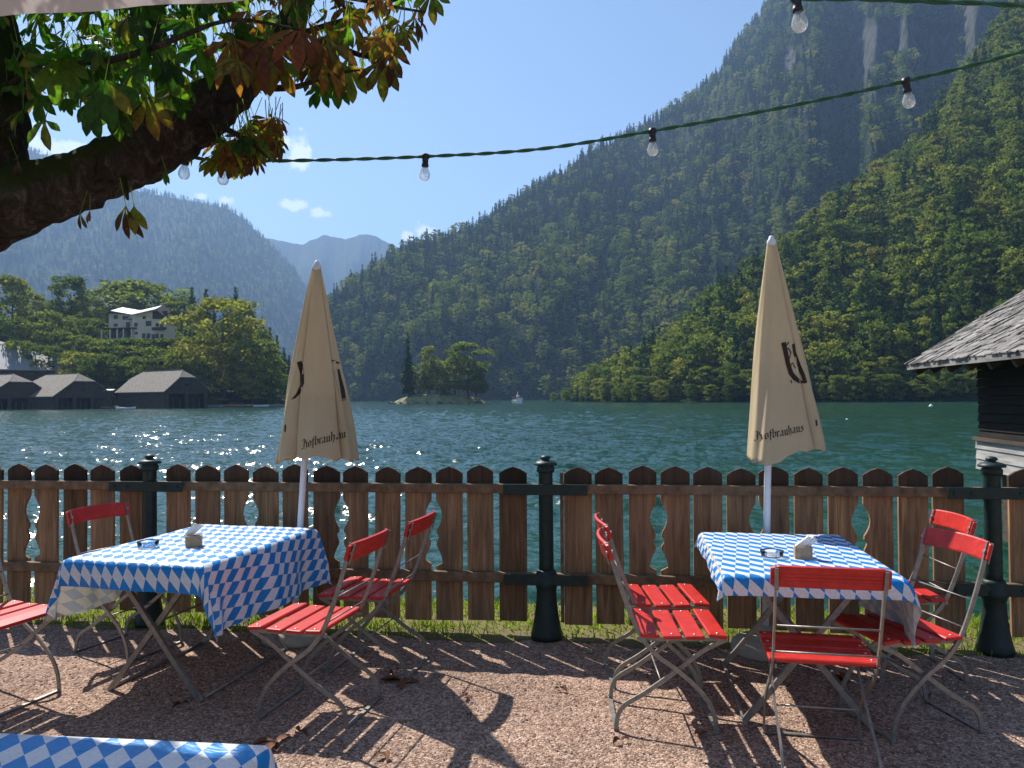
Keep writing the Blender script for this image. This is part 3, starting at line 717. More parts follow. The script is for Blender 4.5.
# retaining shore wall so the buildings stand on land
b = MB(); pA = P(-60, 406, 262); pB = P(215, 406, 275)
b.bar([(pA.x-60,pA.y,WATER+.25),(pA.x,pA.y,WATER+.25),(pB.x,pB.y,WATER+.25),(pB.x+14,pB.y+14,WATER+.25)], (0,0,1), .7, 1.2).build('quay', M_['stone'], kind='structure')
pq = P(216, 405, 272); pr = P(300, 404, 300)
b = MB(); b.bar([(pq.x,pq.y,WATER+.3),((pq.x+pr.x)/2,(pq.y+pr.y)/2-2,WATER+.3),(pr.x,pr.y,WATER+.3)], (0,0,1), .55, 2.0)
b.build('quay', M_['stone'], kind='structure')
def rowboat(loc, rz, L, label, mat='boatwhite', red=True, sx=1.0):
    e = empty('rowing_boat', loc, rz, label=label, cat='boat')
    N = 14; V = []; prof = []
    for i in range(N+1):
        t = i/N; w = .85*sx*math.sin(PI*min(1,.12+t*.88))**.6*(1 if t < .6 else 1-(t-.6)*.5); w = max(w*.9*(1-(t**6)), .03); y = -L/2+L*t; sh = .12+.5*(2*t-1)**2*.5
        V += [(-w,y,.5+sh),(-w*.7,y,.05),(0,y,-.1+.25*t**4),(w*.7,y,.05),(w,y,.5+sh),(w*.86,y,.5+sh),(w*.6,y,.15),(0,y,.05+.25*t**4),(-w*.6,y,.15),(-w*.86,y,.5+sh)]
    fs = [tuple(range(9,-1,-1)), tuple(N*10+k for k in range(10))]
    for i in range(N):
        for k in range(10): a = i*10+k; b_ = i*10+(k+1)%10; fs.append((a,b_,b_+10,a+10))
    MB().add(V, fs, True).build('hull', M_[mat], e)
    for y in (-.22,.05,.28): MB().box((0,y*L,.42),(1.25*sx,.28,.06)).build('thwart', M_['boatred' if red else 'boatwood'], e)
    return e
p = G(126, 409.5, WATER); rowboat((p.x, p.y, WATER), math.radians(-84), 5.6, 'white open boat on the water in front of the boathouses')
p = G(110, 408.8, WATER); rowboat((p.x, p.y-1, WATER), math.radians(-70), 4.6, 'dark red boat just left of the white boat by the boathouses', 'boatred')
p = P(241, 404, 272); e = rowboat((p.x+1, p.y-5, WATER+.05), math.radians(-78), 9.5, 'orange-brown wooden boat moored right of the freestanding boathouse', 'boatwood', False, 1.7)
MB().box((0,-.8,1.5),(1.9,4.2,.12)).build('canopy', M_['boatwood'], e)
for sx in (-1,1):
    for yy in (-2.6,1.0): MB().tube([(sx*.85,yy,.4),(sx*.85,yy,1.5)], .05, 6).build('canopy_post', M_['boatwood'], e)
p = P(262, 404, 280); rowboat((p.x, p.y-4, WATER), math.radians(-86), 7.5, 'pale low boat moored by the stone quay', 'boatwhite', False)
# excursion boat far out
p = G(517, 403.2, WATER); dist = p.y
e = empty('excursion_boat', (p.x, p.y, WATER), math.radians(12), label='small white excursion boat far out in the lake, right of the island', cat='boat')
k = 1.0
b = MB(); V=[]; 
for (y,w) in ((-7,1.2),(-5,1.7),(0,1.9),(5,1.6),(7.5,.9),(9,.1)): V += [(-w,y,1.4+max(0,y-5)*.12),(-w*.75,y,-.2),(w*.75,y,-.2),(w,y,1.4+max(0,y-5)*.12)]
fs=[(0,1,2,3),(20,23,22,21)]
for i in range(5):
    for q in range(4): a=i*4+q; c_=i*4+(q+1)%4; fs.append((a,a+4,c_+4,c_))
b.add(V,fs).build('hull', M_['boatwhite'], e)
MB().box((0,-1,2.1),(3.0,10,1.4)).build('cabin', M_['boatwhite'], e); MB().box((0,-1,2.25),(3.06,9.4,.7)).build('window', M_['pane'], e)
MB().slab((0,-1,2.95),(3.9,11,.25)).build('roof', M_['boatred'], e); MB().tube([(0,-2,3),(0,-2,5.6)],.12,6).build('mast', M_['boatwhite'], e)
MB().box((0,-2,3.6),(1.2,1.6,1.0)).build('wheelhouse', M_['boatwhite'], e)
# buoys
for (px, py, r, lb) in ((931,407,.42,'larger white buoy on the green water left of the hut'),(847,420,.13,'small white buoy on the water right of the right parasol')):
    p = G(px, py, WATER); e = empty('buoy', (p.x, p.y, WATER), 0, label=lb, cat='buoy')
    MB().lathe([(r*.1,-.2*r),(r*.9,0),(r,.5*r),(r*.7,1.1*r),(r*.15,1.3*r)], n=12).build('float', M_['boatwhite'], e); MB().lathe([(r*.22,1.25*r),(r*.22,1.5*r),(r*.05,1.6*r)], n=8).build('top_mark', M_['boatwhite'], e)

# villa on the hill
def villa():
    D = 330.0; k = D/F; base = P(108, 341, D); e = empty('villa', (base.x, base.y, base.z), math.radians(-6), label='cream villa with valley-shaped pale roof on the wooded hill', cat='house')
    X = lambda px: (px-108)*k; Z = lambda py: (341-py)*k
    wl = MB(); wl.box(((X(108)+X(140))/2, 7, Z(313)/2-2), (X(140)-X(108), 13, Z(313)+4)); w1 = wl.build('wall', M_['plaster'], e)
    wl = MB(); wl.box(((X(139)+X(173))/2, .5, Z(315)/2-2), (X(173)-X(139), 8, Z(315)+4)); wl.build('wall', M_['plaster'], e)
    # wooden gable end on the right, with balcony
    MB().box((X(168), -3.6, Z(317)), (X(175)-X(160), .5, 3.2)).build('gable_cladding', M_['brownwood'], e)
    def slope(x0,z0,x1,z1,y0,y1,m,nm='roof'):
        b = MB(); V = []
        for y, dz in ((y0, -.5), ((y0+y1)/2, 1.9), (y1, -.5)): V += [(x0,y,z0+dz),(x1,y,z1+dz),(x1,y,z1+dz+.35),(x0,y,z0+dz+.35)]
        fs = [(0,1,2,3),(11,10,9,8)]
        for i in range(2):
            for q in range(4): a = i*4+q; c_ = i*4+(q+1)%4; fs.append((a,a+4,c_+4,c_))
        return b.add(V, fs).build(nm, M_[m], e)
    slope(X(113),Z(310.6),X(141),Z(315.8),-1.5,15,'whiteroof'); slope(X(105.5),Z(314.5),X(113),Z(310.6),-1.5,15,'brownwood')
    slope(X(141),Z(316),X(166),Z(311),-5.5,7,'whiteroof'); slope(X(166),Z(311),X(174.5),Z(318),-5.5,6,'brownwood')
    for (a,c) in ((108,141),(139,175)):
        pass
    MB().prism([(X(108),Z(313.2)),(X(141),Z(316)),(X(113),Z(311))], .45, .6).build('gable', M_['brownwood'], e)
    MB().prism([(X(140),Z(316.4)),(X(175),Z(318)),(X(167),Z(311.3))], -3.7, -3.55).build('gable', M_['plaster'], e)
    MB().box((X(146), 3, Z(311.5)), (1.1,1.1,2.6)).build('chimney', M_['brownwood'], e)
    def win(px,py,w,h,yy):
        f = MB().box((X(px), yy, Z(py)), (w*k, .14, h*k)).build('window', M_['pane'], e)
        sh = MB().box((X(px)-w*k*.5-.15, yy-.05, Z(py)), (.25,.1,h*k)); sh.box((X(px)+w*k*.5+.15, yy-.05, Z(py)), (.25,.1,h*k)); sh.build('shutter', M_['brownwood'], f)
    for (px,py,w,h) in ((115.5,317,3,4),(126,318,5,3.5),(115.5,325,2.5,3),(128.5,325.5,2.5,6)): win(px,py,w,h,.45)
    for (px,py,w,h) in ((151.5,319,2,2.6),(156,325,4.2,5),(142.8,326,1.8,3.6),(143,334.5,2,2.4),(151,337,2.2,4.6),(156,337,2.2,4.6),(161,338,2.2,4.6),(165,326.5,1.8,3.5),(169.5,327,1.8,3.5),(165,337.5,1.8,4.6),(170,338,1.8,4.6)): win(px,py,w,h,-3.55)
    MB().box((X(168), -4.4, Z(330.5)), (X(173)-X(160), 1.6, 1.1)).build('balcony', M_['brownwood'], e)
    # veranda on the left, awning and posts
    MB().box((X(125), -2.2, Z(329.5)), (X(143)-X(106), 5, .5)).build('veranda_roof', M_['brownwood'], e)
    MB().box((X(125), .2, Z(334)), (X(141)-X(108), .3, 3.6)).build('veranda_glazing', M_['pane'], e)
    for px in (108,117,124.5,131,139.5): MB().box((X(px), -4.3, Z(335)), (.5,.5,5)).build('veranda_post', M_['plaster'], e)
    MB().box((X(125), -2.5, -1.2), (X(146)-X(102), 6.5, 2.6)).build('terrace', M_['stone'], e)
    MB().slab((X(135.5), -1.5, Z(319.5)), (4.6,3,.15), Matrix.Rotation(-.12,3,'Y')).build('awning', M_['whiteroof'], e)
    MB().slab((X(129), -2.6, Z(328.6)), (4.0,3,.12)).build('awning', M_['whiteroof'], e)
villa()

# ------------------------------------------------------------------ wooden hut on the right
def hut():
    A = Vector((.514*16, 16, 0)); d = Vector((-.174, -1, 0)).normalized(); nrm = Vector((-d.y, d.x, 0)) # inward (+x)
    if nrm.x < 0: nrm = -nrm
    ez = P(907, 370, 16).z
    e = empty('boat_hut', (A.x, A.y, WATER), math.atan2(d.y, d.x)+PI/2+0, label='weathered wooden hut with shingle roof and white lower planks at right edge', cat='hut')
    # local frame: +y' = away from camera end (toward A from near), x' = inward
    R = e.rotation_euler.z
    ax = Vector((math.cos(R), math.sin(R), 0)); ay = Vector((-math.sin(R), math.cos(R), 0))
    eh = ez-WATER; pit = .651; ln = 9.0; half = 4.2
    # local: eave line at x=0, y from 0 to -ln (towards camera) 
    sg = 1 if ay.dot(Vector((0,1,0))) > 0 else -1
    inn = 1 if ax.dot(nrm) > 0 else -1
    def L(x, y, z): return (inn*x, sg*y, z)
    b = MB()
    for side in (0, 1):
        f = (lambda x: x) if side == 0 else (lambda x: 2*half-x)
        V = [L(f(0),0,eh),L(f(half),0,eh+half*pit),L(f(half),-ln,eh+half*pit),L(f(0),-ln,eh)]
        V += [(x,y,z+.10) for x,y,z in V]
        b.add(V, [(0,1,2,3),(7,6,5,4),(0,4,5,1),(1,5,6,2),(2,6,7,3),(3,7,4,0)])
    ro = b.build('roof', M_['shingle'], e)
    # ragged shingle courses standing slightly proud
    sh = MB(); rr = random.Random(8); nrow = 26
    for row in range(nrow):
        x0 = half*row/nrow; 
        yy = .02
        while yy > -ln:
            w = rr.uniform(.09,.2); z0 = eh+x0*pit+.125+rr.uniform(-.006,.012); xs = x0-.03+rr.uniform(-.03,.02); l_ = half/nrow*1.45
            if xs < -.05: xs = -.05
            p0 = L(xs, yy, z0); p1 = L(xs, yy-w+.012, z0+rr.uniform(-.01,.01)); p2 = L(xs+l_, yy-w+.012, z0+l_*pit-.025); p3 = L(xs+l_, yy, z0+l_*pit-.025)
            sh.add([p0,p1,p2,p3]+[(p[0],p[1],p[2]-.018) for p in (p0,p1,p2,p3)], [(0,1,2,3),(7,6,5,4),(0,4,5,1),(1,5,6,2),(2,6,7,3),(3,7,4,0)])
            yy -= w
    sh.build('shingles', M_['shingle'], ro)
    rf = MB()
    for i in range(11): 
        y = -.35-i*.85; rf.add([], []); rf.bar([L(.06,y,eh-.07),L(half-.1,y,eh-.07+(half-.16)*pit)], (0,1,0), .05, .06)
    rf.build('rafter', M_['darkplank'], e)
    wx = .78; wy = -1.5; wl = ln-wy-1.9; top = eh+wx*pit-.1; split = P(972,438,14.5).z-WATER
    # side wall lapped planks: black upper, pale lower
    for (z0, z1, m, nm) in ((split, top, 'blackplank', 'upper_wall'), (1.22, split, 'greyplank', 'lower_wall')):
        b = MB(); z = z0; ph = .19 if nm == 'lower_wall' else .16; off = .0 if nm == 'upper_wall' else .05; rr = random.Random(4)
        while z < z1-.01:
            h = min(ph, z1-z)-.006; e0 = rr.uniform(-.02,.03)
            V = [L(wx-off-.035, wy+e0, z),L(wx-off-.012, wy+e0, z+h),L(wx+.1, wy+e0, z+h),L(wx+.1, wy+e0, z)]
            V2 = [L(wx-off-.035, -ln+.9, z),L(wx-off-.012, -ln+.9, z+h),L(wx+.1, -ln+.9, z+h),L(wx+.1, -ln+.9, z)]
            b.add(V+V2, [(0,1,2,3),(7,6,5,4),(0,4,5,1),(1,5,6,2),(2,6,7,3),(3,7,4,0)]); z += ph
        b.build(nm, M_[m], e)
    b = MB(); x1 = 2*half-wx; hh = top-.1
    for y in (wy-.12, -ln+1.0):
        V = [L(wx+.1,y,1.22),L(x1,y,1.22),L(x1,y,hh),L(half,y,eh+half*pit-.15),L(wx+.1,y,hh)]; V2 = [(p[0],p[1]-sg*.1,p[2]) for p in V]
        b.add(V+V2, [(0,1,2,3,4),(9,8,7,6,5),(0,5,6,1),(1,6,7,2),(2,7,8,3),(3,8,9,4),(4,9,5,0)])
    b.build('end_wall', M_['blackplank'], e)
    MB().box(L(x1, (wy-ln+.9)/2, (hh+1.22)/2), (.1, abs(wy-(-ln+.9)), hh-1.22)).build('rear_wall', M_['blackplank'], e)
    b = MB()
    for i in range(4): b.box(L(wx+.4, wy-.3-i*1.7, .1), (.22,.22,2.3)); b.box(L(x1-.3, wy-.3-i*1.7, .1), (.22,.22,2.3)); 
    b.build('pile', M_['darkplank'], e); MB().box(L((wx+x1)/2+.05, (wy-ln+.9)/2, 1.16), (x1-wx-.1, abs(wy-(-ln+.9))-.05, .1)).build('floor_deck', M_['darkplank'], e)
    MB().bar([L(wx-.10,wy,split-.0),L(wx-.10,-ln+.9,split-.0)], (0,0,1), .03, .035).build('drip_board', M_['darkplank'], e)
hut()

# ------------------------------------------------------------------ terrace ground, turf, bank
TY = lambda X, off=0: 5.18-.13*X+off     # fence line
def strip(name, x0, x1, nx, rows, mat, **kw):
    V = []; xs = np.linspace(x0, x1, nx)
    for x in xs:
        for (yo, z, ab) in rows: V.append((x, yo if ab else TY(x, yo+ (0.05*math.sin(x*5)+.03*math.sin(x*13) if z is not None and yo != 0 else 0)), z))
    n = len(rows); fs = [(i*n+j, (i+1)*n+j, (i+1)*n+j+1, i*n+j+1) for i in range(nx-1) for j in range(n-1)]
    return MB().add(V, fs, True).build(name, mat, **kw)
b = strip('gravel_terrace', -14, 14, 120, [(-12,0,True),(-2,0,True),(-.02,0,False)], M_['gravel'], kind='structure')
strip('grass_verge', -14, 14, 160, [(-.10,.004,False),(.3,.02,False),(.75,.01,False),(.95,-.25,False),(1.25,-1.3,False)], M_['turf'], kind='structure')
# grass blades
def blades():
    n = 26000; rng = np.random.default_rng(2); x = rng.uniform(-7, 7, n); yo = rng.uniform(-.12, .9, n); 
    dens = fbm(x*1.6, yo*3, 3)+.38-np.clip(.12-yo, 0, .3)*1.6; k = dens > rng.uniform(-.3,.5,n); x = x[k]; yo = yo[k]; n = len(x)
    y = 5.18-.13*x+yo; h = rng.uniform(.02,.075,n)*(.6+.8*vnoise(x*2,yo*2)); a = rng.uniform(0,2*PI,n); w = rng.uniform(.003,.007,n); ln = rng.uniform(.2,.9,n)
    dx = np.cos(a); dy = np.sin(a); Vs = []
    z0 = np.where(yo<.75, .01, .01-(yo-.75)*1.3)
    base = np.stack([x,y,z0],1); sv = np.stack([-dy*w,dx*w,0*w],1); ld = np.stack([dx*h*ln*.5,dy*h*ln*.5,h*.6],1); tp = np.stack([dx*h*ln*1.1,dy*h*ln*1.1,h],1)
    V = np.stack([base-sv,base+sv,base+ld+sv*.7,base+ld-sv*.7],1).reshape(-1,3); F1 = np.arange(4*n).reshape(n,4)
    V2 = np.stack([base+ld-sv*.7,base+ld+sv*.7,base+tp+sv*.1,base+tp-sv*.1],1).reshape(-1,3)
    me = nmesh('grass', np.concatenate([V,V2]), np.concatenate([F1, F1+4*n]), mat_foliage('grass_blades', [(0,(.14,.20,.028)),(.6,(.22,.29,.035)),(1,(.32,.32,.06))], .5, .35)); link('grass', me, kind='stuff')
blades()
# loose pebbles standing out of the gravel
def pebbles():
    rng = np.random.default_rng(9); n = 9000; x = rng.uniform(-3.2,3.4,n); y = 1.9+3.1*rng.random(n)**.8; k = y < 5.1-.13*x; x=x[k]; y=y[k]; n=len(x)
    ico = np.array([(1,0,0),(-1,0,0),(0,1,0),(0,-1,0),(0,0,1),(0,0,-1)],float); fc = np.array([(0,2,4),(2,1,4),(1,3,4),(3,0,4),(2,0,5),(1,2,5),(3,1,5),(0,3,5)])
    r = rng.uniform(.003,.009,n)[:,None,None]; J = rng.uniform(.6,1.3,(n,6,1)); sc = np.array([1.2,.9,.6])
    a = rng.uniform(0,2*PI,n); c,s = np.cos(a),np.sin(a); v = ico[None]*J*sc*r; vx = v[:,:,0]*c[:,None]-v[:,:,1]*s[:,None]; vy = v[:,:,0]*s[:,None]+v[:,:,1]*c[:,None]
    V = np.stack([vx+x[:,None], vy+y[:,None], v[:,:,2]+.002],-1).reshape(-1,3); Fq = (fc[None]+6*np.arange(n)[:,None,None]).reshape(-1,3)
    t = NT('pebble'); rn = t.n('ShaderNodeNewGeometry').outputs['Random Per Island']; c_ = t.ramp(rn, [(0,(.13,.08,.06)),(.4,(.31,.21,.16)),(.8,(.43,.31,.24)),(1,(.60,.48,.38))]); m = t.pbr(c_, .9, 0, None, .2)
    link('pebbles', nmesh('pebbles', V, Fq, m), kind='stuff')
pebbles()

# ------------------------------------------------------------------ fence
POSTX = [-5.42, -2.60, .22, 2.98, 5.78]
FD = Vector((1, -.13, 0)).normalized(); FR = math.atan2(FD.y, FD.x)
fence = empty('picket_fence', (.22, TY(.22), 0), FR, label='brown wooden picket fence with green cast-iron posts along the lake edge', cat='fence')
def fx(X): return (X-.22)/FD.x
def post(lx):
    m = MB().lathe([(.052,.42),(.050,.5),(.047,1.13),(.052,1.15)], (lx,0,0), 20); pst = m.build('post', M_['iron'], fence)
    MB().lathe([(.105,0),(.108,.03),(.098,.06),(.082,.14),(.070,.24),(.066,.32),(.071,.34),(.078,.36),(.078,.385),(.066,.40),(.069,.43),(.062,.45),(.052,.455)], (lx,0,0), 24).build('base', M_['iron'], pst)
    MB().lathe([(.052,1.10),(.060,1.11),(.060,1.135),(.050,1.145),(.078,1.15),(.080,1.158),(.060,1.175),(.028,1.182),(.022,1.186),(.034,1.193),(.034,1.202),(.024,1.212),(.006,1.216)], (lx,0,0), 24).build('cap', M_['iron'], pst)
def picket(lx, w, left, right, rr):
    hw = w/2; H = 1.138+rr.uniform(-.008,.008); zb = .085+rr.uniform(-.01,.01)
    def vase(z):
        # ornamental bite out of the edge (as a function of height)
        if z < .47 or z > .90: return 0
        t = (z-.47)/.43
        if t < .30: return .046*math.sin(PI*min(1,t/.30*.5+.5)) if t < .30 else 0
        if t < .36: return .004+.018*0
        if t < .46: return .022*math.sin(PI*(t-.36)/.10)+.004
        if t < .52: return .004
        return .042*math.sin(PI*(t-.52)/.48)**.9
    zs = [zb+(H-.045-zb)*i/44 for i in range(45)]
    Ls = [(-hw+(vase(z) if left else 0), z) for z in zs]; Rs = [(hw-(vase(z) if right else 0), z) for z in zs]
    V = []; th = .011; y0 = .052
    for y in (y0-th, y0+th):
        for (a, b_) in zip(Ls, Rs): V += [(a[0],y,a[1]),(b_[0],y,b_[1])]
        V += [(-hw*.55,y,H-.018),(hw*.55,y,H-.018),(0,y,H)]
    n = len(V)//2; fs = []
    for i in range(44): fs.append((2*i,2*i+1,2*i+3,2*i+2)); fs.append((n+2*i,n+2*i+2,n+2*i+3,n+2*i+1))
    fs += [(88,89,91,90),(90,91,92),(n+88,n+90,n+91,n+89),(n+90,n+92,n+91)]
    ring = [2*i for i in range(45)]+[90,92,91]+[2*i+1 for i in range(44,-1,-1)]
    for i in range(len(ring)):
        a, b_ = ring[i], ring[(i+1)%len(ring)]; fs.append((a, b_, b_+n, a+n))
    o = MB().add(V, fs).build('picket', M_['fence'], fence); o.location = (lx, rr.uniform(-.002,.002), 0); o.rotation_euler = (0, rr.uniform(-.008,.008), 0); return o
rr = random.Random(12)
for X in POSTX: post(fx(X))
for si in range(4):
    x0 = fx(POSTX[si]); x1 = fx(POSTX[si+1]); L_ = x1-x0
    orn = {2,5,8}
    if si == 1: first, n, sp = .195, 12, (L_-.195-.23)/11
    elif si == 0: first, n, sp = .2, 12, (L_-.2-.17)/11; orn = {1,4,7}
    else: first, n, sp = .21, 12, (L_-.21-.24)/11
    for i in range(n):
        X = x0+first+sp*i
        picket(X, .181+rr.uniform(-.006,.008), (i-1) in orn, i in orn, rr)
    MB().slab(((x0+x1)/2, 0.012, .99), (L_-.10, .05, .062)).build('rail', M_['rail'], fence)
    MB().slab(((x0+x1)/2, 0.012, .395), (L_-.10, .05, .066)).build('rail', M_['rail'], fence)
    # thin stake beside the post
    if si in (2,): MB().box((x0+.105, .03, .60), (.022,.022,1.0)).build('stake', M_['rail'], fence)
for X in POSTX:
    for z in (.99, .395):
        bk = MB().slab((fx(X), -.0495, z), (.56, .008, .072), ch=.002).build('bracket', M_['iron'], fence)
        b = MB()
        for dx in (-.24,-.14,.14,.24): b.lathe([(.010,0),(.010,.006),(.004,.009)], (0,0,0), 8)
        bb = MB()
        for dx in (-.24,-.14,.14,.24):
            for (r0, yy) in ((.010,-.0535),): bb.box((fx(X)+dx, yy-.003, z), (.016,.007,.016), Matrix.Rotation(.78,3,'Y'))
        bb.build('bolt', M_['iron'], bk)

# ------------------------------------------------------------------ chairs
def make_chair():
    e = empty('folding_chair', (0,0,0), 0)
    up = cr([(-.275,.90),(-.215,.70),(-.12,.47),(-.055,.385),(.06,.29),(.17,.185),(.225,.09),(.238,.0)], 5)if False else None
    prof_up = [(-.275,.90),(-.20,.66),(-.125,.475),(-.05,.375),(.07,.285),(.17,.19),(.222,.10),(.238,.0)]
    prof_b = [(.285,.438),(.18,.385),(.05,.285),(-.09,.185),(-.19,.125),(-.226,.075),(-.238,.0)]
    for s in (-1,1):
        MB().bar(cr([(s*.210,y,z) for y,z in prof_up],5), (1,0,0), .0045, .0105).build('back_upright', M_['steel'], e)
        MB().bar(cr([(s*.190,y,z) for y,z in prof_b],5), (1,0,0), .0045, .0105).build('leg', M_['steel'], e)
        MB().bar([(s*.199,-.135,.442),(s*.199,.29,.442)], (1,0,0), .004, .009).build('seat_rail', M_['steel'], e)
    for y in (.238,-.238): MB().slab((0,y,.006), (.43 if y>0 else .39,.022,.006), ch=.001).build('foot_bar', M_['steel'], e)
    for (y,z) in ((-.187,.63),(-.137,.505)): MB().tube([(-.210,y,z),(.210,y,z)], .0045, 6).build('cross_rod', M_['steel'], e)
    MB().tube([(-.19,-.02,.235),(.19,-.02,.235)], .0045, 6).build('cross_rod', M_['steel'], e)
    seat = MB(); sb = MB()
    for i in range(4):
        y = -.075+i*.107; z = .461-(.006 if i in (1,2) else 0); rx = (-.05,.02,.02,-.10)[i]
        seat.slab((0,y,z), (.45,.088,.019), Matrix.Rotation(rx,3,'X'), .005)
        for s in (-1,1): sb.lathe([(.007,0),(.007,.002),(.003,.004)], (s*.199,y,z+.0095), 8)
    so_ = seat.build('seat', M_['red'], e); sb.build('rivet', M_['bolt'], so_)
    bk = MB(); N = 14; V = []
    t_ = math.radians(17)
    for i in range(N+1):
        x = -.232+.464*i/N; c = 1-(x/.232)**2; y0 = -.262-.030*c; zc = .855+ .006*c
        prof = []
        hh = .047-(.010 if i in (0,N) else 0)
        for (a, b_) in ((-1,-.7),(-.85,-1),(.85,-1),(1,-.7),(1,.7),(.85,1),(.4,.86),(.33,.6),(.27,.86),(.05,.9),(0,.6),(-.05,.9),(-.27,.86),(-.33,.6),(-.4,.86),(-.85,1),(-1,.7)):
            h = a*hh; d = -b_*.009
            prof.append((x, y0 - h*math.sin(t_) + d*math.cos(t_)*1.0, zc + h*math.cos(t_) + d*math.sin(t_)))
        V += prof
    m = 17; fs = [tuple(range(m)), tuple(N*m+k for k in range(m-1,-1,-1))]
    for i in range(N):
        for k in range(m): a = i*m+k; b_ = i*m+(k+1)%m; fs.append((a,a+m,b_+m,b_))
    bo = bk.add(V, fs).build('backrest', M_['red'], e)
    bl = MB()
    for s in (-1,1):
        for q in (.0,):
            c = Vector((s*.210, -.262-.006, .855)); Rm = Matrix.Rotation(math.radians(90)+t_*0, 3, 'X')
            bl.tube([c+Vector((0,-.012,-.004)), c+Vector((0,.022,.004))], .008, 8, smooth=False)
    bl.build('rivet', M_['bolt'], bo)
    for s in (-1,1): MB().slab((s*.210,-.268-.012,.845),(.016,.006,.10), Matrix.Rotation(t_,3,'X'), .001).build('back_bracket', M_['steel'], e)
    return e
CH = [ # seat centre X, Y, facing dir, label
 (-2.72,4.12,(.95,-.30),'red folding chair at the left picture edge, near side of the left table'),
 (-2.42,4.98,(.93,-.38),'red folding chair behind the left table, nearest the fence, mostly hidden by the cloth'),
 (-1.08,4.03,(-.97,.25),'red folding chair at the right side of the left table, nearer the camera'),
 (-.89,4.66,(-.97,.22),'red folding chair at the right side of the left table, nearer the fence'),
 (.82,3.89,(1,-.06),'red folding chair at the left side of the right table, nearer the camera'),
 (.87,4.44,(1,.0),'red folding chair at the left side of the right table, nearer the fence'),
 (1.36,3.49,(.20,.98),'red folding chair with its back to the camera at the right table'),
 (1.86,3.80,(-.98,-.16),'red folding chair at the right side of the right table, nearer the camera'),
 (2.20,4.50,(-1,.05),'red folding chair at the right side of the right table, nearer the fence'),
 (-.53,1.26,(-1,.05),'red chair at the bottom picture edge with only its backrest tip showing'),
]
chair0 = make_chair()
for i, (x, y, d, lb) in enumerate(CH):
    d = Vector((d[0], d[1], 0)).normalized(); rz = math.atan2(-d.x, d.y); loc = (x-d.x*.085, y-d.y*.085, .002)
    if i == 0:
        chair0.location = loc; chair0.rotation_euler = (0,0,rz); tag(chair0, lb, 'chair', 'red slatted folding chairs around the tables')
    else: copy_tree(chair0, loc, rz, label=lb)

# ------------------------------------------------------------------ tables
def make_table(hx, hy):
    e = empty('folding_table', (0,0,0), 0)
    MB().slab((0,0,.738), (2*hx,2*hy,.028)).build('tabletop', M_['lightwood'], e)
    for sy in (-1,1):
        y = sy*(hy-.16)
        MB().bar([(-.30,y,.0),(-.24,y,.07),(.27,y,.71)], (0,1,0), .011, .014).build('leg', M_['steel'], e)
        MB().bar([(.30,y+sy*.024,.0),(.24,y+sy*.024,.07),(-.27,y+sy*.024,.71)], (0,1,0), .011, .014).build('leg', M_['steel'], e)
    for sx in (-1,1):
        MB().tube([(sx*.30,-hy+.16,.012),(sx*.30,hy-.16,.012)], .010, 6).build('floor_rail', M_['steel'], e)
        MB().bar([(sx*.27,-hy+.10,.713),(sx*.27,hy-.10,.713)], (0,0,1), .012, .010).build('top_rail', M_['steel'], e)
    MB().tube([(0,-hy+.16,.39),(0,hy-.16,.39)], .007, 6).build('cross_rod', M_['steel'], e)
    return e
def make_cloth(name, hx, hy, left, right, front, back, seed, flare=.16, **kw):
    H = .7545; st = .018; xs = np.arange(-(hx+left), hx+right+1e-6, st); ys = np.arange(-(hy+front), hy+back+1e-6, st)
    V = []; UV = []
    for s in xs:
        for q in ys:
            dx = max(0, abs(s)-hx); dy = max(0, abs(q)-hy); sx = 1 if s > 0 else -1; sy = 1 if q > 0 else -1
            r = math.hypot(dx, dy); bx = min(max(s,-hx),hx); by = min(max(q,-hy),hy)
            if r < 1e-6:
                z = H + .0035*float(fbm(np.array([s*5+seed]),np.array([q*5]),3)[0]) + .0025*math.exp(-((s-.02)/.006)**2) + .0025*(math.exp(-((q-.19)/.006)**2)+math.exp(-((q+.21)/.006)**2))+.002; V.append((s,q,z))
            else:
                ph = math.atan2(dy, dx); corner = math.sin(2*ph)**2
                th = flare+.10*corner
                if dy == 0: th += .14*math.sin(q*8+seed)*min(1,dx*5)+.04*math.sin(q*23+seed*2)
                if dx == 0: th += .12*math.sin(s*11+seed*1.7)*min(1,dy*5)
                th += .22*corner*math.sin(4*ph+seed); th += .10*float(fbm(np.array([s*4+seed]),np.array([q*4+3]),3)[0])*min(1,r*8)
                rr0 = .02; out = r*math.sin(th)+rr0*(1-math.exp(-r/rr0)); dn = r*math.cos(th)-rr0*(1-math.exp(-r/rr0))*.55
                V.append((bx+sx*math.cos(ph)*out, by+sy*math.sin(ph)*out, H-dn))
            UV.append((s, q))
    n = len(ys); nx = len(xs); Fs = [(i*n+j, (i+1)*n+j, (i+1)*n+j+1, i*n+j+1) for i in range(nx-1) for j in range(n-1)]
    me = bpy.data.meshes.new(name); me.from_pydata(V, [], Fs); uvl = me.uv_layers.new(name='UVMap')
    for l in me.loops: uvl.data[l.index].uv = UV[l.vertex_index]
    for p_ in me.polygons: p_.use_smooth = True
    me.materials.append(M_['cloth']); return link(name, me, **kw)
def put(o, loc, rz): o.location = loc; o.rotation_euler = (0,0,rz); return o
T1 = ((-1.85, 4.60, 0), math.radians(-14.4)); T2 = ((1.485, 4.17, 0), math.radians(-8.5))
ta = make_table(.415, .56); put(ta, *T1); tag(ta, 'folding table with crossed steel legs under the left lozenge cloth', 'table', 'folding beer garden tables')
tb = copy_tree(ta, T2[0], T2[1], label='folding table with crossed steel legs under the right lozenge cloth')
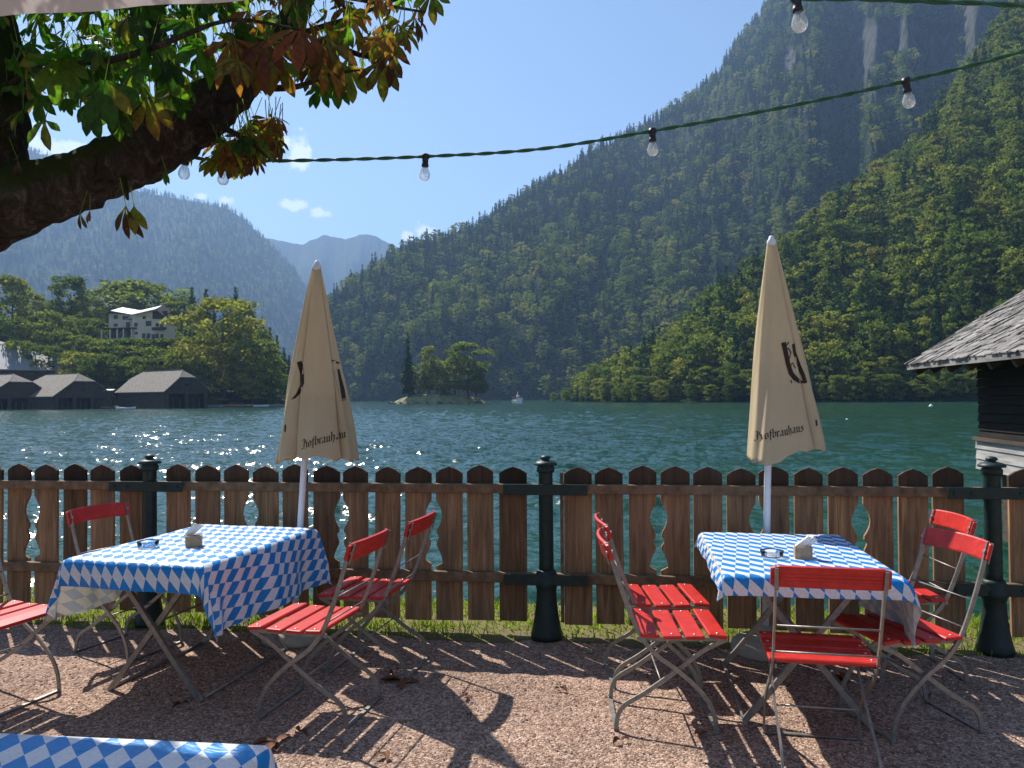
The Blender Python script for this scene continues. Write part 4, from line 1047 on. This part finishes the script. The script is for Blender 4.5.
put(make_cloth('tablecloth', .42, .575, .34, .37, .15, .16, 1.0, label='blue and white lozenge tablecloth draped over the left table', cat='tablecloth', group='blue and white lozenge tablecloths'), *T1)
put(make_cloth('tablecloth', .405, .585, .09, .31, .10, .09, 4.2, .04, label='blue and white lozenge tablecloth draped over the right table', cat='tablecloth', group='blue and white lozenge tablecloths'), *T2)
T3 = ((-1.25, 1.56, 0), math.radians(-6.5))
tc3 = make_table(.58, .40); put(tc3, *T3); tag(tc3, 'folding table at the bottom left corner under a lozenge cloth', 'table', 'folding beer garden tables')
put(make_cloth('tablecloth', .59, .41, .15, .15, .16, .13, 2.5, label='blue and white lozenge tablecloth cut by the bottom left picture corner', cat='tablecloth', group='blue and white lozenge tablecloths'), *T3)
# table things
def holder(px, py, rz, label):
    p = G(px, py, .7575); e = empty('cutlery_box', (p.x, p.y, .7575), rz, label=label, cat='box', group='wooden holders on the tables')
    b = MB(); w, d, h, t_ = .085, .060, .062, .006
    b.box((0,0,t_/2),(w,d,t_)); 
    for s in (-1,1): b.box((s*(w/2-t_/2),0,(h+t_)/2),(t_,d,h-t_)); b.box((0,s*(d/2-t_/2),(h+t_)/2),(w-2*t_-.001,t_,h-t_))
    b.build('box_body', M_['lightwood'], e); return e
def packet(e, label, c, rots, mat, size):
    b = MB()
    for k, r in enumerate(rots): b.slab((c[0]+k*.012-.01, c[1]+(k%2)*.01, c[2]), size, Matrix.Rotation(r,3,'Y')@Matrix.Rotation(r*.4,3,'Z'), .001)
    o = b.build('menu_cards' if len(rots) > 1 else 'beer_mats', mat, label=label, cat='paper'); o.location = e.location; o.rotation_euler = e.rotation_euler; return o
h1 = holder(194, 546, .25, 'small wooden box standing on the left table')
packet(h1, 'white paper-wrapped packets sticking out of the box on the left table', (-.012,0,.085), (-.9,-1.05,-.75), M_['paper'], (.11,.004,.026))
h2 = holder(803, 558, -.2, 'small pale wooden box standing on the right table')
packet(h2, 'white packet resting slanted in the box on the right table', (.01,0,.075), (-.75,-.7,-.72), M_['paper'], (.10,.022,.03))
for (px, py, lb) in ((148,547,'clear glass ashtray on the left table'),(772,557,'clear glass ashtray on the right table')):
    p = G(px, py, .7575); e = MB().lathe([(.040,0),(.055,.006),(.060,.035),(.052,.036),(.046,.012),(.001,.010)], n=20).build('ashtray', M_['glass'], label=lb, cat='ashtray', group='glass ashtrays on the tables'); e.location = (p.x, p.y, .7575)

# ------------------------------------------------------------------ closed parasols
# broad-nib blackletter strokes, unit: x-height = 1
GL = {
 'H': (1.15, [[(.0,1.25),(.12,1.5),(.34,1.55),(.44,1.35),(.36,.9),(.36,.1),(.12,-.12),(0,.05)], [(.38,.72),(.66,1.0),(.88,.8),(.88,.05),(.62,-.35)], [(.66,1.0),(.75,1.35)]]),
 'o': (.75, [[(.3,1),(.1,.8),(.1,.2),(.3,0)], [(.3,1),(.55,.8),(.55,.2),(.3,0)]]),
 'f': (.55, [[(.5,1.5),(.28,1.45),(.22,1.2),(.22,-.35)], [(.02,1),(.5,1)]]),
 'b': (.75, [[(.05,1.55),(.14,1.4),(.14,.15),(.32,0)], [(.14,.85),(.4,1),(.58,.8),(.58,.2),(.32,0)]]),
 'r': (.52, [[(.03,.95),(.15,.85),(.15,.12),(.25,0)], [(.17,.75),(.36,1),(.46,.85)]]),
 'a': (.78, [[(.1,.85),(.3,1),(.5,.85),(.5,.15),(.66,0)], [(.48,.6),(.2,.45),(.1,.2),(.25,0),(.5,.18)]]),
 'u': (.78, [[(.03,.95),(.14,.85),(.14,.15),(.3,0),(.52,.2)], [(.42,.98),(.52,.85),(.52,.15),(.68,0)]]),
 'h': (.78, [[(.05,1.55),(.14,1.4),(.14,.05)], [(.14,.8),(.38,1),(.54,.8),(.54,.1),(.35,-.35)]]),
 's': (.6, [[(.45,.9),(.28,1),(.1,.8),(.42,.45),(.42,.2),(.22,0),(.05,.12)]]),
 'i': (.4, [[(.03,.95),(.15,.85),(.15,.12),(.3,0)], [(.1,1.3),(.22,1.42)]]),
 'n': (.78, [[(.03,.95),(.14,.85),(.14,.02)], [(.16,.8),(.4,1),(.52,.85),(.52,.12),(.66,0)]]),
}
def letters(text, xh, gap=.05):
    """list of stroke segments in (u, v) text space"""
    x = 0; out = []
    for ch in text:
        w, st = GL[ch]
        for s in st: out.append([((x+a)*xh, b_*xh) for a, b_ in s])
        x += w+gap
    return out, x*xh
def umbrella(foot, top_px, top_py, zlow, bounds, lean, label, scallop, texts, marks, seed, RB=.195, OX=.09):
    """foot: ground point; lean: x shift of the pole top; bounds: pleat seams in degrees from the front (camera side)"""
    e = empty('closed_parasol', foot, 0, label=label, cat='parasol', group='closed parasols at the fence')
    ztop = P(top_px, top_py, foot[1]).z; H = ztop
    ax = lambda z: lean*z/H                # pole axis
    MB().tube([(ax(.05),0,.05),(ax(H-.05),0,H-.05)], .0215, 14).build('pole', M_['white_metal'], e)
    MB().lathe([(.205,0),(.21,.015),(.205,.06),(.17,.085),(.05,.095),(.045,.16),(.034,.165)], (ax(.08),0,0), 32).build('base', M_['concrete'], e)
    MB().lathe([(.020,-.03),(.028,-.02),(.028,.005),(.018,.018),(.015,.032),(.008,.038)], (ax(H),0,H-.03), 16).build('finial', M_['white_metal'], e)
    n = 260; m = 56; bd = [math.radians(x) for x in bounds]; bd = bd+[bd[0]+2*PI]
    Lc = H-zlow-.02
    def pt(phi, t, inner=0):
        # phi measured from the front, + to the right
        p = phi
        while p < bd[0]: p += 2*PI
        while p >= bd[-1]: p -= 2*PI
        for k in range(len(bd)-1):
            if bd[k] <= p < bd[k+1]: a = (p-bd[k])/(bd[k+1]-bd[k]); K = k; break
        w = bd[K+1]-bd[K]
        R = .022+RB*t**.92
        flap = .86+.17*math.sin(PI*min(1,a*.92+.04))**.7*(1 if w > .9 else .8)+.10*(a-.5)*(1 if K%2 else -.6)
        r = R*(flap if t > .05 else 1)*(1+.02*math.sin(9*t+K*2+seed))*(1-inner)
        r += .006*math.sin(p*11+t*7+seed)*t
        r -= .035*min(1,t*3)*(math.exp(-(a*w/.055)**2)+.5*math.exp(-((1-a)*w/.04)**2))*(.4+.6*t)
        r += .012*t*math.sin(p*5+seed*2+3*t)
        sc = scallop(p, a)
        z = ztop-.02-Lc*t*(1-0) + (sc*t**3)
        cx = ax(z)+ OX*t**1.15*lean_dir
        return Vector((cx+r*math.sin(p), -r*math.copysign(abs(math.cos(p))**.62, math.cos(p))*.74, z))
    lean_dir = 1
    V = []; 
    for j in range(m+1):
        for i in range(n): V.append(pt(2*PI*i/n, j/m))
    for j in range(12):
        for i in range(n): q = pt(2*PI*i/n, 1-.03*j, .045); V.append(q)
    fs = []
    for j in range(m+12):
        for i in range(n): a = j*n+i; b_ = j*n+(i+1)%n; fs.append((a, b_, b_+n, a+n))
    mb = MB().add(V, fs, True); can = mb.build('canopy', M_['canvas'], e)
    bvh = BVHTree.FromPolygons([tuple(v) for v in mb.v], mb.f)
    ex, ey, ez = foot
    def decal(name, strokes, nib, mapf):
        d = MB()
        for s in strokes:
            P2 = [mapf(u, v) for u, v in s]
            Q = [P2[0]]
            for a, b_ in zip(P2[:-1], P2[1:]):
                k = max(1, int(math.hypot(b_[0]-a[0], b_[1]-a[1])/.006)); Q += [(a[0]+(b_[0]-a[0])*i/k, a[1]+(b_[1]-a[1])*i/k) for i in range(1,k+1)]
            row = []
            for (x, z) in Q:
                pr = []
                for sg in (-1, 0, 1):
                    X = x+nib[0]*sg; Z = z+nib[1]*sg; hit = bvh.ray_cast(Vector((X,-2,Z)), Vector((0,1,0)))
                    pr.append(None if hit[0] is None else hit[0]+Vector((0,-.0025,0)))
                row.append(pr)
            for r0, r1 in zip(row[:-1], row[1:]):
                for q in (0, 1):
                    c = [r0[q], r0[q+1], r1[q+1], r1[q]]
                    if any(v is None for v in c): continue
                    if max(v.y for v in c)-min(v.y for v in c) > .16: continue
                    d.add(c, [(0,1,2,3)])
        if d.v: d.build(name, M_['ink'], can)
    loc = lambda px, py: (lambda p: (p.x-ex, p.z))(P(px, py, ey-.16))
    for (txt, px, py, xh, slope, gap) in texts:
        st, wd = letters(txt, xh, gap); x0, z0 = loc(px, py)
        decal('lettering', st, (xh*.085, xh*.075), lambda u, v: (x0+u*math.cos(slope)-v*0, z0+u*math.sin(slope)+u*u*.0+v))
    mk = [[loc(*q) for q in s] for s, w in marks]
    for (s, w), q in zip(marks, mk): decal('emblem', [q], (w, w*.35), lambda u, v: (u, v))
    return e
def sc1(p, a):  # hem height variation, left parasol
    return .028*math.sin(p*2.0+.6)+.05*abs(math.sin(p*1.0-.9))-.035*math.sin(PI*a)**.6+.004*math.sin(p*17)+.010*math.sin(p*7.3)
def sc2(p, a):
    return .045*math.sin(p)+.015*math.sin(p*3+1)-.03*math.sin(PI*a)**.6+.004*math.sin(p*19)+.010*math.sin(p*6.1+2)
umbrella((-1.475, 5.17, 0), 315, 262, 1.20, (-62,-29,54,88,130,175,220,262), .165, 'closed beige parasol behind the left table', sc1,
    [('Hofbrauhau', 302.5, 448.5, .0375, .25, -.01), ('iu', 349.5, 434.5, .036, .2, .05)],
    [([(296.5,361),(300,372),(300.5,384),(297,393),(292,399)], .015), ([(331,359),(333,362)], .016), ([(333,368),(335,377),(338,389),(339.5,398)], .016), ([(337,401),(341,399)], .012), ([(284.5,425),(284.5,432)], .006)], 1.3, .252, .085)
umbrella((1.57, 4.84, 0), 771, 237, 1.26, (-112,36,60,84,125,170,215,250), .075, 'closed beige parasol behind the right table', sc2,
    [('Hofbrauhaus', 759.5, 441, .0345, .21, -.005)],
    [([(787,342),(789,352),(791,363),(794,373),(799,379),(806,383)], .016), ([(785.5,342),(790,345),(793,341)], .007), ([(798,343),(799,352),(803,365),(807,375),(809,383)], .011), ([(788,352),(792,347),(795,352),(792,360)], .004),([(793,368),(796,362),(799,368)], .003),([(793.5,380),(794.5,383)],.004), ([(818,420),(818.5,426)], .005)], 4.1, .215, .118)

# ------------------------------------------------------------------ chestnut tree
t = NT('chestnut_bark'); o = t.obj()
n = t.noise(t.mapping(o,(17,17,10)), 1, 9, .8, .9); n2 = t.noise(o, 2.2, 5, .6); v = t.n('ShaderNodeTexVoronoi', {'Vector': t.mapping(o,(30,30,15)), 'Scale': 1.0}).outputs['Distance']
col = t.ramp(n, [(.34,(.014,.012,.010)),(.54,(.075,.065,.052)),(.72,(.26,.235,.19))])
nz = t.n('ShaderNodeSeparateXYZ', {0: t.n('ShaderNodeNewGeometry').outputs['Normal']}).outputs[2]
moss = t.ramp(t.math('ADD', t.math('MULTIPLY', nz, .45), t.math('MULTIPLY', n2, .9)), [(.40,0),(.56,.92)])
col = t.mix(moss, col, (.045,.065,.012))
M_['cbark'] = t.pbr(col, .95, 0, t.bump(t.math('ADD', n, t.math('MULTIPLY', v, -.8)), 1.0, .06), .15)
def tree():
    base = Vector((-2.80, 2.85, 0)); e = empty('chestnut_tree', base, 0, label='old horse chestnut with mossy limb and browning leaves at upper left', cat='tree')
    rel = lambda v: Vector(v)-base
    D = 2.95
    fork = P(-165, 275, D)
    rg = random.Random(2)
    def rough(seed, amp=.075):
        def f(i, a, r): return r*(1+amp*float(fbm(np.array([i*.28+seed]), np.array([math.cos(a)*2.2+seed*3+math.sin(a)*1.3]), 5)[0])*2.2)
        return f
    def limb(pts, rads, seed, n=44, k=13, nm='limb'):
        c = cr([rel(p) for p in pts], k); rs = [rads[min(int(i/k),len(rads)-1)]*(1-(i/k)%1)+rads[min(int(i/k)+1,len(rads)-1)]*((i/k)%1) for i in range(len(c))]
        return MB().tube(c, rs, n, fr=rough(seed)).build(nm, M_['cbark'], e)
    limb([base+Vector((0,0,-.1)), base+Vector((.01,.02,.4)), base+Vector((-.02,.05,1.1)), fork+Vector((-.22,.0,-.35)), fork+Vector((-.10,0,.0)), fork+Vector((-.05,.02,.25))], [.34,.28,.25,.25,.24,.18], 1, nm='trunk')
    limb([P(-190,330,D), P(-100,262,D), P(0,206,D), P(66,186,D), P(110,168,D), P(150,148,D), P(182,124,D), P(212,106,D), P(238,86,D+.05), P(262,58,D+.15), P(290,20,D+.3), P(320,-40,D+.5), P(330,-110,D+.6)], [.19,.165,.140,.114,.108,.112,.118,.102,.075,.06,.05,.04,.025], 2)
    limb([P(-150,310,D+.1), P(-70,250,D+.05), P(-20,190,D), P(-8,120,D), P(-10,60,D+.05), P(-20,-20,D+.1), P(0,-120,D+.2), P(60,-220,D+.3)], [.24,.18,.14,.125,.12,.11,.09,.05], 3)
    limb([P(176,128,D), P(170,80,D+.3), P(150,20,D+.6), P(120,-60,D+.8)], [.09,.06,.05,.03], 4, 14)
    tw = [
     [P(258,66,D+.1), P(300,35,D+.2), P(350,18,D+.3), P(395,0,D+.3), P(430,-15,D+.3)], [P(240,85,D), P(290,88,D-.2), P(330,75,D-.3), P(360,70,D-.35)],
     [P(205,118,D-.05), P(228,130,D-.15), P(250,142,D-.2), P(270,160,D-.25)], [P(320,40,D+.1), P(360,55,D), P(385,60,D-.1)], [P(60,60,D-.4), P(110,60,D-.5), P(160,45,D-.6), P(230,20,D-.6), P(300,30,D-.7)],
     [P(-8,100,D), P(30,70,D-.2), P(60,60,D-.4)], [P(150,10,D+.3), P(200,-10,D+.2), P(260,-10,D), P(330,-5,D-.2), P(400,8,D-.1), P(425,12,D)], [P(350,18,D+.3), P(372,60,D+.1), P(378,80,D)], [P(120,160,D), P(126,192,D-.1), P(128,200,D-.1)]]
    for i, q in enumerate(tw):
        m = len(q); MB().tube(cr([rel(p) for p in q],4), [.016*(1-.8*k/((m-1)*4)) for k in range((m-1)*4+1)], 6).build('branch', M_['cbark'], e)
    # leaves
    V = []; Fs = []; Cc = []; rng = random.Random(4)
    def leaflet(o_, d, n_, L, w, colr, curl):
        s = d.cross(n_).normalized(); n_ = s.cross(d).normalized(); base_i = len(V)
        prof = [(0,.05),(.2,.28),(.45,.72),(.68,1.0),(.85,.72),(.96,.25),(1.0,.02)]
        for t_, ww in prof:
            c = o_ + d*(L*t_) - n_*(curl*L*t_*t_) ; 
            for sg in (-1, 0, 1): V.append(c + s*(sg*w*ww) + n_*(abs(sg)*w*ww*.35)); Cc.append(colr(t_, abs(sg)))
        for i in range(6):
            for k in range(2): a = base_i+i*3+k; Fs.append((a,a+1,a+4,a+3))
    GREEN = [(.028,.075,.010),(.04,.10,.012),(.022,.055,.010),(.075,.13,.018)]; BROWN = [(.15,.045,.018),(.10,.030,.014),(.18,.065,.022),(.06,.022,.012)]; YEL = [(.16,.15,.02),(.10,.14,.02)]
    def leaf(p, size, kind, face=None, nl=None, droop=None):
        p = rel(p); nl = nl or rng.choice((5,5,6,7)); 
        face = face or Vector((rng.uniform(-.8,.8), rng.uniform(-1,.3), rng.uniform(-.3,1.1))).normalized()
        dn = Vector((rng.uniform(-.5,.5), rng.uniform(-.5,.5), -1)).normalized() if droop is None else droop
        ax = (dn - face*dn.dot(face)).normalized(); sd = ax.cross(face)
        g = rng.choice(GREEN); br = rng.choice(BROWN); ye = rng.choice(YEL); bq = {'g':.06,'m':.55,'b':1.0}[kind]
        for i in range(nl):
            a = (i-(nl-1)/2)/max(1,(nl-1)/2)*rng.uniform(1.15,1.35)*(1.0 if nl > 3 else .45); L = size*(1-.28*abs(a)/1.3)*rng.uniform(.9,1.08)
            d = (ax*math.cos(a)+sd*math.sin(a)+Vector((0,0,-.25))+face*rng.uniform(-.25,.25)).normalized(); k = bq*rng.uniform(.6,1.2) if bq > .1 else (0 if rng.random()<.85 else .4)
            def colr(t_, e_, k=k):
                q = min(1, max(0, k*1.3-.35+ (t_*.5+e_*.35)*min(1,k*2) + rng.uniform(-.1,.1)*k)); 
                mid_ = ye if q < .5 else br; b0 = g
                if q < .5: w_ = q*2; c = [b0[j]*(1-w_)+ye[j]*w_ for j in range(3)]
                else: w_ = (q-.5)*2; c = [ye[j]*(1-w_)+br[j]*w_ for j in range(3)]
                return (*c, 1)
            leaflet(p, d, face, L, L*(.175 if k < .6 else .13), colr, rng.uniform(.05,.35)+(.3*k if rng.random()<.5 else 0))
        # petiole
        q = p - ax*size*.35 + Vector((rng.uniform(-.04,.04), rng.uniform(-.04,.04), rng.uniform(.02,.10))); i0 = len(V); s = Vector((.0016,0,0))
        V.extend([p-s,p+s,q+s,q-s]); Fs.append((i0,i0+1,i0+2,i0+3)); Cc.extend([(.10,.12,.03,1)]*4)
    def inside(px, py):
        # lower outline of the crown as seen: piecewise
        xs = [-200,20,40,60,90,130,165,200,235,262,285,300,320,345,365,390,415,430,445]; ys = [150,140,110,118,112,118,110,105,92,84,88,86,104,95,84,60,42,25,-20]
        return py < float(np.interp(px, xs, ys))
    cnt = 0; tries = 0
    while cnt < 1550 and tries < 120000:
        tries += 1; px = rng.uniform(-180, 436); py = rng.uniform(-190, 118)
        if not inside(px, py+14): continue
        Z = rng.uniform(2.35, 4.2)
        if px < 200 and py > 95 and rng.random() < .5: continue
        if px > 395 and rng.random() < .55: continue
        br_ = .26+.30*(px > 215)+.15*(px > 340)-.22*(px < 190)+.1*(px>60 and py<10); r_ = rng.random()
        kind = 'b' if r_ < br_*.55 else ('m' if r_ < br_*1.1 else 'g')
        leaf(P(px, py, Z), rng.choice((.06,.075,.09,.11,.13))*rng.uniform(.9,1.1), kind); cnt += 1
    # cluster below, in front of the sky right of the limb
    for i in range(110):
        px = rng.gauss(236, 24); py = rng.uniform(112, 160)
        if px > 284 or px < 180 or py < 150-(px-190)*.5: continue
        leaf(P(px, py, rng.uniform(2.7,3.3)), rng.uniform(.06,.10), rng.choice('gmbbm'))
    for (px, py, Z, s, k, nl) in ((118,92,2.45,.15,'g',5),(105,80,2.3,.16,'g',5),(60,55,2.4,.16,'g',5),(40,95,2.7,.12,'g',5),(232,38,2.4,.155,'b',5),(150,96,2.4,.13,'m',5),(265,40,2.4,.16,'b',5),(300,28,2.35,.17,'b',5),(325,36,2.4,.17,'b',5),(276,60,2.5,.15,'m',5),
        (380,62,2.6,.12,'m',5),(392,52,2.6,.11,'b',5),(385,38,2.7,.12,'m',6),(398,24,2.7,.12,'b',5),(126,206,2.6,.115,'b',3),(134,206,2.62,.10,'m',3),(80,213,2.7,.06,'b',2),(90,210,2.7,.05,'b',2),(166,170,2.8,.06,'g',2),(18,160,2.8,.06,'b',2),(350,72,2.7,.12,'m',5),(335,82,2.7,.11,'g',5),(320,88,2.9,.09,'g',5),(95,100,2.4,.13,'g',5),(45,120,2.5,.11,'g',4),(170,95,2.6,.12,'g',5)):
        leaf(P(px, py, Z), s, k, Vector((rng.uniform(-.3,.3),-1,rng.uniform(.0,.5))).normalized(), nl, Vector((rng.uniform(-.2,.2),0,-1)))
    t = NT('chestnut_leaf'); a = t.n('ShaderNodeAttribute', attribute_name='lc').outputs['Color']; nn = t.noise(t.obj(), 45, 6, .7)
    c = t.mix(1, a, t.ramp(nn, [(.35,.55),(.5,1.0),(.65,1.25)]), 'MULTIPLY')
    d = t.n('ShaderNodeBsdfPrincipled', {'Base Color': c, 'Roughness': .5, 'Specular IOR Level': .3}); tr = t.n('ShaderNodeBsdfTranslucent', {'Color': t.mix(1, c, (1.9,2.5,.85), 'MULTIPLY')})
    m = t.surf(t.n('ShaderNodeMixShader', {0: .55, 1: d.outputs[0], 2: tr.outputs[0]}).outputs[0])
    me = nmesh('foliage', np.array([tuple(v) for v in V]), np.array(Fs), m, True, {'lc': np.array(Cc)}); link('foliage', me, e)
    return e
tree()

# fallen leaves
def fallen():
    rng = random.Random(6); sp = [(400,682),(393,676),(276,744),(835,678),(181,706),(463,700),(300,734),(385,755),(620,742),(560,690),(700,738),(930,700),(470,716),(240,612)]
    m = mat_simple('dry_leaf', (.13,.045,.018), .8, 0, .45, 30, .4); first = None
    for i, (px, py) in enumerate(sp):
        p = G(px, py, .004); b = MB(); nl = 4 if i in (0,2,3) else 2; 
        for k in range(nl):
            a = rng.uniform(0,2*PI); L = rng.uniform(.035,.07) if nl == 2 else rng.uniform(.08,.13); w = L*.22; d = Vector((math.cos(a), math.sin(a), 0)); s = Vector((-d.y, d.x, 0)); V = []
            for t_, ww in ((0,.1),(.3,.7),(.6,1),(.85,.6),(1,.05)):
                for sg in (-1,0,1): V.append(d*L*t_+s*(sg*w*ww)+Vector((0,0,.004+.007*math.sin(PI*t_+k)+.004+abs(sg)*ww*.010*(1+k%2))))
            b.add(V, [(j*3+q, j*3+q+1, j*3+q+4, j*3+q+3) for j in range(4) for q in range(2)], True)
        lb = {0:'large clump of dry brown leaves on the gravel behind the left table\'s chairs',2:'curled brown leaf on the gravel above the bottom left tablecloth',3:'dry brown leaf under the chair with its back to the camera'}.get(i, 'small dry brown leaf lying on the gravel')
        o = b.build('fallen_leaf', m, label=lb, cat='leaf', group='fallen leaves on the gravel'); o.location = p
fallen()

# ------------------------------------------------------------------ string lights
def cable(pts, r, name, label):
    e = empty(name, pts[0], 0, label=label, cat='string lights'); c = cr([Vector(p)-Vector(pts[0]) for p in pts], 40)
    L = 0; acc = [0]
    for a, b_ in zip(c[:-1], c[1:]): L += (b_-a).length; acc.append(L)
    for k in range(2):
        q = []
        for p_, l in zip(c, acc): a = l*38+k*PI; q.append(p_+Vector((0, math.cos(a), math.sin(a)))*r*.8)
        MB().tube(q, r, 7).build('cable', M_['cable'], e)
    return e
def bulb(e, p, tilt=0, s=1.0):
    p = Vector(p)-e.location
    so_ = MB().lathe([(.006,.012),(.017,.010),(.018,-.008),(.0145,-.012),(.0145,-.034),(.0165,-.036),(.0165,-.048),(.012,-.05)], n=16)
    o = so_.build('lamp_socket', M_['socket'], e); o.location = p; o.rotation_euler = (0, tilt, 0); o.scale = (s,s,s)
    bl = MB().lathe([(.012,-.048),(.014,-.055),(.021,-.070),(.0255,-.086),(.0235,-.100),(.015,-.111),(.002,-.115)], n=20).build('bulb', M_['bulb'], o)
    MB().tube([(-.004,0,-.05),(-.006,0,-.078),(0,0,-.086),(.006,0,-.078),(.004,0,-.05)], .0011, 5).build('filament', M_['bolt'], bl)
D1 = 3.0
c1 = [P(165,136,2.95), P(186,153,3.0), P(214,160,3.05), P(300,160.5,3.1), P(426,156.5,3.15), P(540,149,3.1), P(652,131,3.05), P(780,108,2.95), P(906,81,2.8), P(1024,51,2.65), P(1250,-20,2.4), P(1500,-120,2.2)]
e1 = cable(c1, .0045, 'string_lights', 'green twisted cable with clear bulbs stretching from the chestnut limb across the lake view')
for (px, py, Z, tl) in ((186,154,3.0,.1),(223,160,3.06,.0),(425.5,156.5,3.15,.05),(652.5,131,3.05,0),(906,81,2.8,-.12),(1136,14,2.5,0)): bulb(e1, P(px, py, Z), tl, .88)
c2 = [P(500,-150,2.3), P(650,-60,2.3), P(740,-22,2.25), P(795,-3,2.2), P(860,-1,2.15), P(940,2,2.1), P(1024,6,2.05), P(1300,30,1.9)]
e2 = cable(c2, .0040, 'string_lights', 'upper green cable with one bulb at the top right of the view')
bulb(e2, P(796,-3,2.2), -.12, .9)

# ------------------------------------------------------------------ awning overhead
def awning():
    a = P(0, 17.5, 2.0); c = P(225, 0.5, 1.93); d = (c-a); d.z = 0; d.normalize(); z0 = (a.z+c.z)/2; A = a-d*.9; B = c+d*2.2; n = Vector((d.y, -d.x, 0)); n = n if n.y < 0 else -n
    e = empty('awning', (A.x, A.y, z0), math.atan2(d.y, d.x), label='pale awning edge crossing the top left corner above the chestnut leaves', cat='awning')
    L_ = (B-A).length
    V = []; N = 60
    for i in range(N+1):
        x = L_*i/N; w = .006*math.sin(i*1.1)
        V += [(x, w, 0), (x, w*.4, .20), (x, -1.6, .62), (x, -3.2, 1.04)]
    MB().add(V, [(i*4+j,(i+1)*4+j,(i+1)*4+j+1,i*4+j+1) for i in range(N) for j in range(3)], True).build('fabric', M_['awning'], e)
    MB().tube([(0,-.03,.18),(L_,-.03,.18)], .022, 10).build('front_bar', M_['white_metal'], e)
    for x in (.25, L_-.25): MB().tube([(x,-.05,.18),(x,-1.5,.40),(x,-3.1,.75)], .018, 8).build('arm', M_['white_metal'], e)
awning()

# ------------------------------------------------------------------ haze
HAZE = 1.25e-4
t = NT('haze'); pv = t.n('ShaderNodeVolumePrincipled', {'Color': (.36,.58,.96,1), 'Density': HAZE, 'Anisotropy': .25})
t.t.links.new(pv.outputs[0], t.out.inputs['Volume'])
b = MB(); b.box((0, 2000, 1000), (20000, 12400, 2030)); hz = b.build('haze', t.m, kind='stuff')
hz.visible_shadow = True
S.cycles.volume_bounces = 0; S.cycles.max_bounces = 6; S.cycles.transparent_max_bounces = 12
S.cycles.diffuse_bounces = 3; S.cycles.glossy_bounces = 3; S.cycles.transmission_bounces = 6
S.cycles.sample_clamp_indirect = 6.0
S.cycles.use_denoising = True
